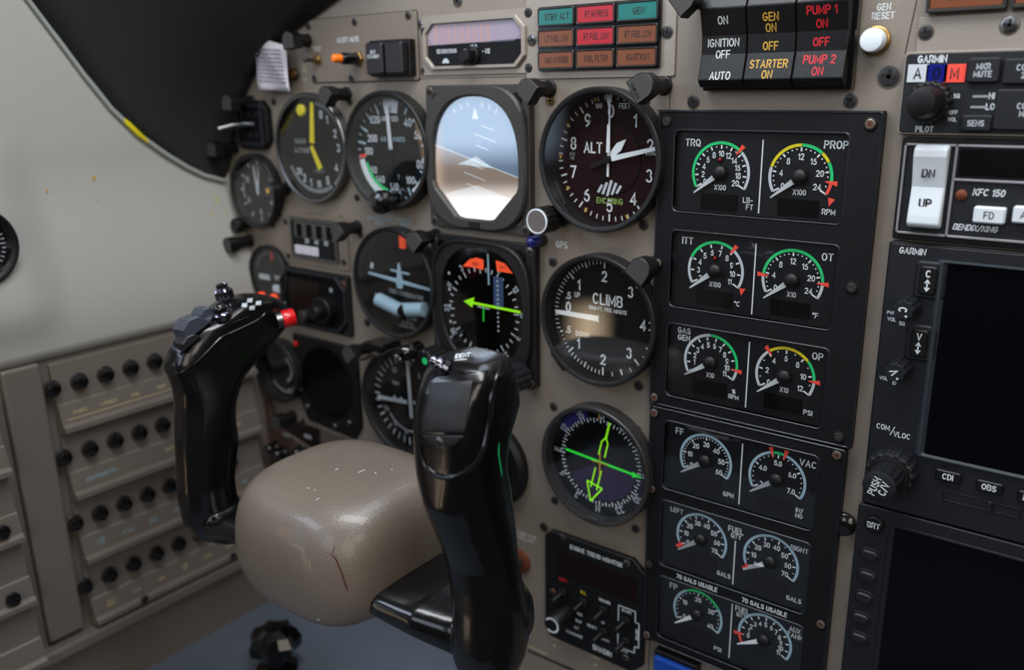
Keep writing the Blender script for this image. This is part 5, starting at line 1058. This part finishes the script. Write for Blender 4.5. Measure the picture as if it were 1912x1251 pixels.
c0 = TT(1056, 1146); g = MB(); g.lathe(c0[0], c0[1], [(7.5, H2), (7.5, H2 + 2), (6.8, H2 + 16), (6, H2 + 17)], 'black', 32); g.arc(c0[0], c0[1], 4.4, 5.8, -130, 150, H2 + 17.1, 'plastic_white'); g.build('selector_knob', TM)
for px, py in ((1050, 1003), (1170, 1052), (1168, 1228), (1032, 1105)): c0 = TT(px, py); screw(TM, c0[0], c0[1], 2.0, 'steel' if py != 1105 else 'rust', H2)
# --- blue key below the clusters
a, bb = P(1262, 1237, 0); o = thing('blue_key', 'blue translucent switch under the lower gauge cluster, at the bottom edge', 'switch', a, bb - 3, -PH)
MB().rbox(-15, -8, 15, 7, 1, 0, 6, 'black', .4).build('housing', o); MB().rbox(-14, -7, 14, 3.6, .8, 6, 9, 'blue_key', .6).build('key_cap', o)
a, bb = PP(1330, 1262); o = thing('power_lever_bracket', 'pale metal bracket at the bottom edge under the lower gauge cluster', 'bracket', a, bb - 10, -PH)
MB().rbox(-22, -12, 30, 9, 1, 0, 5, 'plate', .5).build('plate', o)
# --- two orange lamps with white keys
a, bb = PP(513, 551); o = thing('trim_lamp_unit', 'small dark unit with two orange lamps and two pale keys above the left grip', 'indicator unit', a, bb, -PH)
MB().rbox(-17, -13, 17, 13, 1.5, 0, 3, 'face_grey', .4).build('housing', o)
for px, py in ((497, 552), (520, 556)): x, z = PP(px, py); MB().lathe(x - a, z - bb, [(4.2, 3), (4.2, 6), (3.2, 7.4), (1.2, 8)], 'orange_flag', 22).build('lamp', o, 'orange lamp')
for px, py in ((527, 538), (532, 564)): x, z = PP(px, py); MB().rbox(x - a - 6, z - bb - 3, x - a + 6, z - bb + 3, 1.6, 3, 5.6, 'offwhite', .6).build('key', o, 'pale key')
# --- brown breaker strip, low left behind the yoke
a, bb = onY(545, 850, .0).x * 1000, onY(545, 850, 0).z * 1000
LB = thing('lower_breaker_strip', 'brown strip of black push breakers low on the left behind the yoke', 'circuit breaker panel', a, bb, 0)
g = MB(); g.prism([(-66, 44), (-62, -75), (40, -80), (44, 0), (22, 12), (-22, 22), (-28, 44)][::-1], -4, -1, 'brown', .4); g.build('plate', LB)  # upper left extension: its brown stands for the panel in shadow
for px, py in ((478, 828), (505, 838), (520, 848), (545, 856), (566, 868), (556, 845)):
    q = onY(px, py, -.006); x, z = q.x * 1000 - a, q.z * 1000 - bb
    g = MB(); g.lathe(x, z, [(6, 0), (6, 2), (5, 3), (4.6, 9), (4, 10)], 'gloss', 20); g.lathe(x, z, [(2.0, 10), (2.0, 10.8), (1.2, 11)], 'steel', 14); g.build('circuit_breaker', LB)
g = MB()
for px, py, w_ in ((488, 790, 8), (535, 812, 10), (530, 870, 11), (495, 895, 8), (575, 815, 9)): q = onY(px, py, 0); g.rbox(q.x * 1000 - a - w_ / 2, q.z * 1000 - bb - 1.6, q.x * 1000 - a + w_ / 2, q.z * 1000 - bb + 1.6, .4, 0, .5, 'print_dim')
g.build('label_tape', LB)
a, bb = onY(615, 862, 0).x * 1000, onY(615, 862, 0).z * 1000
KL = thing('ignition_key_switch', 'dark round key switch half hidden above the beige yoke pad', 'key switch', a, bb, 0)
MB().lathe(0, 0, [(15, -3), (15, 6), (13, 8)], 'black', 32).build('escutcheon', KL); g = MB(); g.text('OFF', -4, 4, 5, 8.1, 'offwhite', 0, .05); g.text('BOTH', 5, -3, 4.4, 8.1, 'offwhite', 20, .05); g.build('key_legend', KL)

# ================================================================ YOKE
def levels(name, lv, xc, asz, m, par=None, e=lambda py: 2.6, n=40, grow=0.0):
    """body built of horizontal slices: lv rows are (row, left px, right px) of the outline, laid out on the plane x = xc(row)"""
    g = MB(); rings = []
    for k, (py, L, R) in enumerate(lv):
        ex = e(py)
        x = xc(py); c_ = onX((L + R) / 2, py, x); zc = (c_ - CAMP).dot(RM[2]); hw_ = (R - L) / 2 * zc / FPX
        vd = (c_ - CAMP); vd.z = 0; vd.normalize(); sn, cs = abs(vd.x), abs(vd.y)   # width shown by the x and y half axes
        a_ = min(asz(py), hw_ / cs * .8); b_ = math.sqrt(max(1e-9, hw_ * hw_ - (a_ * cs) ** 2)) / sn
        a_ += grow; b_ += grow; r = []
        for i in range(n):
            t_ = 2 * PI * i / n; ct, st = math.cos(t_), math.sin(t_)
            r.append(((c_.x + a_ * abs(ct) ** (2 / ex) * (1 if ct >= 0 else -1)) * 1000, (c_.y + b_ * abs(st) ** (2 / ex) * (1 if st >= 0 else -1)) * 1000, c_.z * 1000))
        rings.append(r)
    vs = [q for r in rings for q in r]; K = len(rings)
    fs = [(k * n + i, k * n + (i + 1) % n, (k + 1) * n + (i + 1) % n, (k + 1) * n + i) for k in range(K - 1) for i in range(n)] + [tuple(range(n)), tuple((K - 1) * n + i for i in range(n))]
    g.add(vs, fs, m, True); return g
LV = [(554, 436, 490), (560, 410, 507), (573, 386, 521), (590, 356, 533), (610, 338, 541), (630, 327, 530), (650, 320, 512), (670, 319, 492), (690, 324, 470), (712, 329, 450), (740, 331, 441), (760, 331, 437),
      (790, 331, 436), (830, 332, 442), (860, 333, 438), (900, 334, 434), (930, 338, 438), (960, 345, 450), (985, 362, 462), (998, 388, 460)]
RV = [(657, 866, 918), (663, 834, 936), (672, 820, 942), (690, 806, 948), (720, 796, 954), (760, 790, 959), (790, 787, 950), (820, 786, 940), (850, 786, 937), (880, 787, 938), (920, 793, 949), (960, 808, 955),
      (1000, 823, 960), (1040, 836, 964), (1080, 843, 970), (1120, 848, 978), (1160, 850, 985), (1190, 850, 985), (1220, 850, 978), (1245, 856, 966), (1265, 870, 945)]
YK = thing('control_yoke', 'glossy black control yoke with two grips and a worn beige leather centre pad', 'control yoke', 0, 0)
xL = lambda py: -.200; xR = lambda py: .030 + .012 * sst((py - 850) / 350)
gl = levels('l', LV, xL, lambda py: .0165, 'yoke', e=lambda py: 3.2 - .8 * sst((py - 680) / 80)); gr = levels('r', RV, xR, lambda py: .0185 - .002 * sst((py - 850) / 150), 'yoke', e=lambda py: 3.8 - 1.3 * sst((py - 820) / 120))
g = MB()
for q_ in (gl, gr): g.add(q_.v, q_.f, 'yoke', True)
def slab(g, secs, m, n=28, e=3.2):
    """bar along x: secs rows are (x, y centre, z centre, half y, half z) in mm"""
    vs = []
    for x, y, z, hy, hz_ in secs:
        for i in range(n):
            t_ = 2 * PI * i / n; ct, st = math.cos(t_), math.sin(t_); vs.append((x, y + hy * abs(ct) ** (2 / e) * (1 if ct >= 0 else -1), z + hz_ * abs(st) ** (2 / e) * (1 if st >= 0 else -1)))
    K = len(secs); fs = [(k * n + i, k * n + (i + 1) % n, (k + 1) * n + (i + 1) % n, (k + 1) * n + i) for k in range(K - 1) for i in range(n)] + [tuple(range(n)), tuple((K - 1) * n + i for i in range(n))]
    g.add(vs, fs, m, True)
slab(g, [(-202, -150, -226, 13, 8), (-188, -150, -228, 17, 8.5), (-165, -149, -219, 22, 8.5), (-110, -147, -214, 27, 9), (-60, -147, -211, 31, 8), (-20, -146, -211, 34, 9.5), (5, -145, -212, 34, 11), (22, -143, -215, 31, 12), (36, -144, -219, 25, 13), (42, -144, -220, 18, 10)], 'yoke')
body = g.build('yoke_body', YK)
md = body.modifiers.new('rm', 'REMESH'); md.mode = 'VOXEL'; md.voxel_size = .0012; md.use_smooth_shade = True
md = body.modifiers.new('sm', 'SMOOTH'); md.factor = .5; md.iterations = 6
# shaft and collar in the panel
g = MB(); g.tube([(-70, -120, -215), (-84, -40, -218), (-92, -2, -219)], [17, 15, 15], 'black', 28); g.build('control_shaft', YK)
a, bb = -92, -217; o = thing('shaft_collar', 'black round collar where the yoke shaft enters the panel, behind the right grip', 'collar', a, bb, -PH); MB().lathe(0, 0, [(33, 0), (33, 5), (30, 8), (19, 8), (18, 0)], 'black', 48, cap=False).build('ring', o)
# centre pad
g = MB()
def pad(secs, n=44, e=3.0):
    """horizontal slices: (z, x0, x1, y front, y back, exponent)"""
    vs = []
    for z, x0_, x1_, yf, yb, e_ in secs:
        for i in range(n):
            t_ = 2 * PI * i / n; ct, st = math.cos(t_), math.sin(t_)
            vs.append(((x0_ + x1_) / 2 + (x1_ - x0_) / 2 * abs(ct) ** (2 / e_) * (1 if ct >= 0 else -1), (yf + yb) / 2 + (yb - yf) / 2 * abs(st) ** (2 / e_) * (1 if st >= 0 else -1), z + (0 if len(secs) == 0 else 0)))
    K = len(secs); return vs, [(k * n + i, k * n + (i + 1) % n, (k + 1) * n + (i + 1) % n, (k + 1) * n + i) for k in range(K - 1) for i in range(n)] + [tuple(range(n)), tuple((K - 1) * n + i for i in range(n))]
vs, fs = pad([(-159, -100, -48, -158, -122, 2.4), (-160.5, -112, -36, -173, -111, 2.8), (-164, -120, -28, -184, -103, 3.1), (-170, -125.5, -23, -191, -97, 3.4), (-180, -129, -19.5, -195.5, -94, 3.6), (-194, -130.5, -18, -197, -93, 3.8), (-206, -130, -17.5, -197, -94, 4.0),
              (-217, -128, -20, -196, -96, 3.9), (-226, -123, -29, -193, -102, 3.6), (-231, -115, -40, -188, -110, 3.2), (-234, -104, -52, -180, -118, 2.6)])
g.add(vs, fs, 'leather', True); PADO = g.build('centre_pad', YK)
md = PADO.modifiers.new('sm', 'SUBSURF'); md.levels = 2; md.render_levels = 2
# ---- small parts laid on the surfaces of the yoke
from mathutils.bvhtree import BVHTree
bpy.context.view_layer.update(); _dg = bpy.context.evaluated_depsgraph_get()
BVB = BVHTree.FromObject(body, _dg); BVP = BVHTree.FromObject(PADO, _dg)
def hit(bv, px, py, off=0.0):
    """point of the surface seen at a picture position, lifted by off mm along its normal"""
    h = bv.ray_cast(CAMP, ray(px, py).normalized())
    if h[0] is None:
        for d in range(1, 30):
            for ox, oy in ((d, 0), (-d, 0), (0, d), (0, -d), (d, d), (-d, d), (d, -d), (-d, -d)):
                h = bv.ray_cast(CAMP, ray(px + ox, py + oy).normalized())
                if h[0] is not None: break
            if h[0] is not None: break
    nrm = h[1]
    if nrm.dot(CAMP - h[0]) < 0: nrm = -nrm
    return (h[0] + nrm * off / 1000) * 1000, nrm
def lip(pts, r, m, name, off=.1, bv=None, dens=6, taper=True):
    bv = bv or BVB; out = []
    for (x0_, y0_), (x1_, y1_) in zip(pts, pts[1:]):
        k_ = max(1, int(math.hypot(x1_ - x0_, y1_ - y0_) / dens))
        for k in range(k_): out.append(hit(bv, x0_ + (x1_ - x0_) * k / k_, y0_ + (y1_ - y0_) * k / k_, off)[0])
    out.append(hit(bv, *pts[-1], off)[0])
    for _ in range(2): out = [out[0]] + [(out[i - 1] + out[i] * 2 + out[i + 1]) / 4 for i in range(1, len(out) - 1)] + [out[-1]]
    g = MB(); n_o = len(out); g.tube([tuple(q) for q in out], [r * (min(1, .3 + 4 * min(i, n_o - 1 - i) / n_o) if taper else 1) for i in range(n_o)], m, 8); return g.build(name, YK)
def patch(quad, m, name, off=.9, nu=10, nv=12, bv=None, label=None, th=.0018):
    """thin cover following the surface inside a four-cornered outline"""
    bv = bv or BVB; a_, b_, c_, d_ = quad; vs = []
    for i in range(nu + 1):
        for j in range(nv + 1):
            u, v = i / nu, j / nv; x = (a_[0] * (1 - u) + b_[0] * u) * (1 - v) + (d_[0] * (1 - u) + c_[0] * u) * v; y = (a_[1] * (1 - u) + b_[1] * u) * (1 - v) + (d_[1] * (1 - u) + c_[1] * u) * v
            vs.append(tuple(hit(bv, x, y, off)[0]))
    W1 = nv + 1; g = MB(); g.add(vs, [(i * W1 + j, (i + 1) * W1 + j, (i + 1) * W1 + j + 1, i * W1 + j + 1) for i in range(nu) for j in range(nv)], m, True)
    o = g.build(name, YK, label); md = o.modifiers.new('s', 'SOLIDIFY'); md.thickness = th; md.offset = 0; md = o.modifiers.new('b', 'BEVEL'); md.width = .0004; md.segments = 2; return o
def stem_on(px, py, prof, m, name, axis=None, bv=None, par=None, label=None, n=28, rib=0, ribn=0, sink=1.0, at=None):
    """turned part standing on the surface at a picture position"""
    p_, nr = hit(bv or BVB, px, py); ax = Vector(axis).normalized() if axis else nr
    if at is not None: p_ = at
    g = MB(); g.lathe(0, 0, [(r, h - sink) for r, h in prof], m, n, rib=rib, ribn=ribn, smooth=not ribn)
    o = g.build(name, YK if par is None else par, label); q = Vector((0, -1, 0)).rotation_difference(ax); o.rotation_mode = 'QUATERNION'; o.rotation_quaternion = q; o.location = p_ / 1000; return o
# right grip
patch([(806, 716), (884, 712), (868, 808), (791, 806)], 'yoke_matt', 'cover_plate', .5)
patch([(791, 811), (867, 813), (850, 832), (806, 831)], 'yoke_matt', 'cover_plate', .5, 8, 6)
lip([(787, 826), (788, 850), (796, 872), (814, 888), (838, 893), (866, 884), (890, 862), (905, 830), (912, 790), (917, 740), (928, 700), (936, 680)], 1.3, 'yoke', 'housing_lip', .2)
lip([(798, 712), (815, 700), (850, 694), (890, 696)], .7, 'yoke', 'housing_lip', .1)
p_, nr = hit(BVB, 825, 824, 1.6); o = screw(YK, 0, 0, 2.0, 'steel'); o.location = p_ / 1000; o.rotation_mode = 'QUATERNION'; o.rotation_quaternion = Vector((0, -1, 0)).rotation_difference(nr)
stem_on(831, 688, [(3.8, 0), (4.0, 2.4), (3.4, 2.8), (3.1, 3.2), (3.3, 4.8), (2.8, 5.8), (2.2, 6), (2.4, 7.4), (1.8, 8.6), (.8, 9)], 'chrome', 'ident_button', axis=(-.75, -.45, .55), n=28)
p_, nr = hit(BVB, 866, 668, .5)
v_, f_ = text_polys('IDENT', .04); ux = Vector((.9, .42, .08)).normalized(); up = Vector((-.35, .75, .5)).normalized()
g = MB(); pts_ = [hit(BVB, 864 + x * 11.5 + y * 3, 665 - y * 10 - x * 1.2, .35)[0] for x, y in v_]; g.add([tuple(q) for q in pts_], f_, 'white'); g.build('ident_legend', YK)
lip([(848, 674), (873, 672)], .35, 'white', 'legend_underline', .3, dens=4)
# green paint mark down the back edge of the right grip
lip([(932, 826), (930, 845), (934, 870), (937, 890)], .35, 'green', 'paint_mark', .1, dens=5)
# left grip: trim switch, hat button, red button
patch([(322, 650), (352, 601), (372, 612), (338, 664)], 'grey_switch', 'trim_switch_base', .9, 8, 6)
patch([(372, 590), (398, 575), (408, 590), (385, 606)], 'grey_switch', 'trim_switch_base', .9, 6, 6)
c0, n0 = hit(BVB, 356, 628)
def wedge(cx_, cy_, L, wd, ht, name, tilt):
    p_, nr = hit(BVB, cx_, cy_); g = MB(); g.prism([(-L, 0), (L, 0), (L * .8, ht * .75), (L * .1, ht), (-L * .55, ht * .8)], -wd, wd, 'grey_switch' if tilt else 'yoke_matt', .8)
    o = g.build(name, YK); z_ = Vector((-.12, -.45, .88)).normalized(); y_ = Vector((1, -.1, .1)); y_ = (y_ - z_ * y_.dot(z_)).normalized(); x_ = z_.cross(y_) * -1
    # local x -> along the grip head, local z -> up, local y -> across
    m3 = Matrix((x_, -y_, z_)).transposed().to_4x4(); m3.translation = (p_ - nr * .4) / 1000; o.matrix_local = m3; return o
wedge(362, 617, 10, 6.5, 10, 'trim_switch', 1); wedge(352, 640, 7, 6.0, 6, 'trim_switch', 0)
wedge(384, 590, 6, 6, 7, 'trim_switch', 1)
stem_on(416, 592, [(5.8, 0), (6.0, 3.5), (5.2, 4.6), (4.2, 4.9)], 'chrome', 'hat_button_ring', axis=(-.05, -.25, 1)); stem_on(416, 592, [(4.2, 3), (4.2, 7), (3.4, 9), (2, 10), (.5, 10.4)], 'gloss', 'hat_button', axis=(-.05, -.25, 1))
stem_on(424, 568, [(5.6, 0), (5.6, 3), (4.2, 4), (5.8, 5), (5.8, 9.5), (4.8, 11), (3.6, 11.6), (3.6, 14), (2.2, 15)], 'chrome', 'knurled_knob', axis=(-.15, -.1, 1), n=40, rib=.5, ribn=20)
for k, (px, py) in enumerate(((457, 570), (467, 561), (471, 575), (483, 566))): patch([(px - 5, py - 3), (px + 5, py - 4), (px + 4, py + 4), (px - 6, py + 4)], 'offwhite', 'switch_label', .25, 3, 3, th=.0002)
lip([(328, 699), (346, 692), (368, 676), (392, 652), (412, 630), (440, 618), (478, 600), (494, 588), (499, 574)], .8, 'yoke', 'housing_lip', .2)
lip([(416, 611), (450, 597), (470, 589)], .5, 'yoke', 'housing_lip', .15)
q = hit(BVB, 520, 596)[0]; ax_ = (.42, 1, .12)
stem_on(513, 600, [(5.4, 0), (5.4, 3.6), (5.0, 4)], 'steel', 'red_button_ring', axis=ax_, sink=-1); stem_on(513, 600, [(5.0, 3.6), (5.6, 4.4), (5.8, 5), (5.8, 11), (5.2, 12), (2, 12.2)], 'red_button', 'disconnect_button', axis=ax_, sink=-1, label='bright red button')
# crack and scuffs in the leather
lip([(610, 1033), (618, 1034), (624, 1037), (629, 1046), (632, 1056), (638, 1068), (641, 1079), (645, 1092), (651, 1108)], .55, 'crack', 'leather_crack', -.2, BVP, 4)
lip([(621, 1034), (623, 1026), (624, 1018)], .25, 'crack', 'leather_crack', -.05, BVP, 4)
for k, pts_ in enumerate([[(626, 878), (631, 875)], [(668, 883), (676, 879), (681, 877)], [(700, 882), (703, 885)], [(731, 876), (733, 877)], [(574, 911), (578, 912)], [(590, 934), (596, 930)], [(587, 915), (589, 916)], [(592, 1156), (597, 1158)], [(648, 1004), (649, 1005)]]):
    lip(pts_, .28, 'offwhite', 'scuff', .0, BVP, 3, False)
# ---- curled black clip hanging in front of the lower dial
a, bb = P(742, 660, 20); o = thing('chart_clip', 'curled glossy black chart clip in front of the crossed-needle dial', 'clip', a, bb, 0)
def rr_(px, py, h=20): q = P(px, py, h); return (q[0] - a, q[1] - bb)
ln = [rr_(690, 664), rr_(715, 659), rr_(740, 652), rr_(757, 643)]; cc = rr_(772, 654); r0 = 5.6
pr = [(x, y) for x, y in ln] + [(cc[0] + r0 * math.cos(R_(t_)), cc[1] + r0 * math.sin(R_(t_))) for t_ in range(120, -175, -18)]
g = MB(); vs = []
for x, y in pr: vs += [(x, y, 14), (x, y, 34)]
g.abh(vs, [(2 * i, 2 * i + 1, 2 * i + 3, 2 * i + 2) for i in range(len(pr) - 1)], 'gloss', True); oo = g.build('strip', o); md = oo.modifiers.new('s', 'SOLIDIFY'); md.thickness = .0011
g = MB(); x_, y_ = rr_(700, 652, 16); g.rbox(x_ - 14, y_ - 3, x_ + 6, y_ + 3, 1, -PH - 5 - 5, 15, 'gloss', .5); g.build('clip_arm', o)
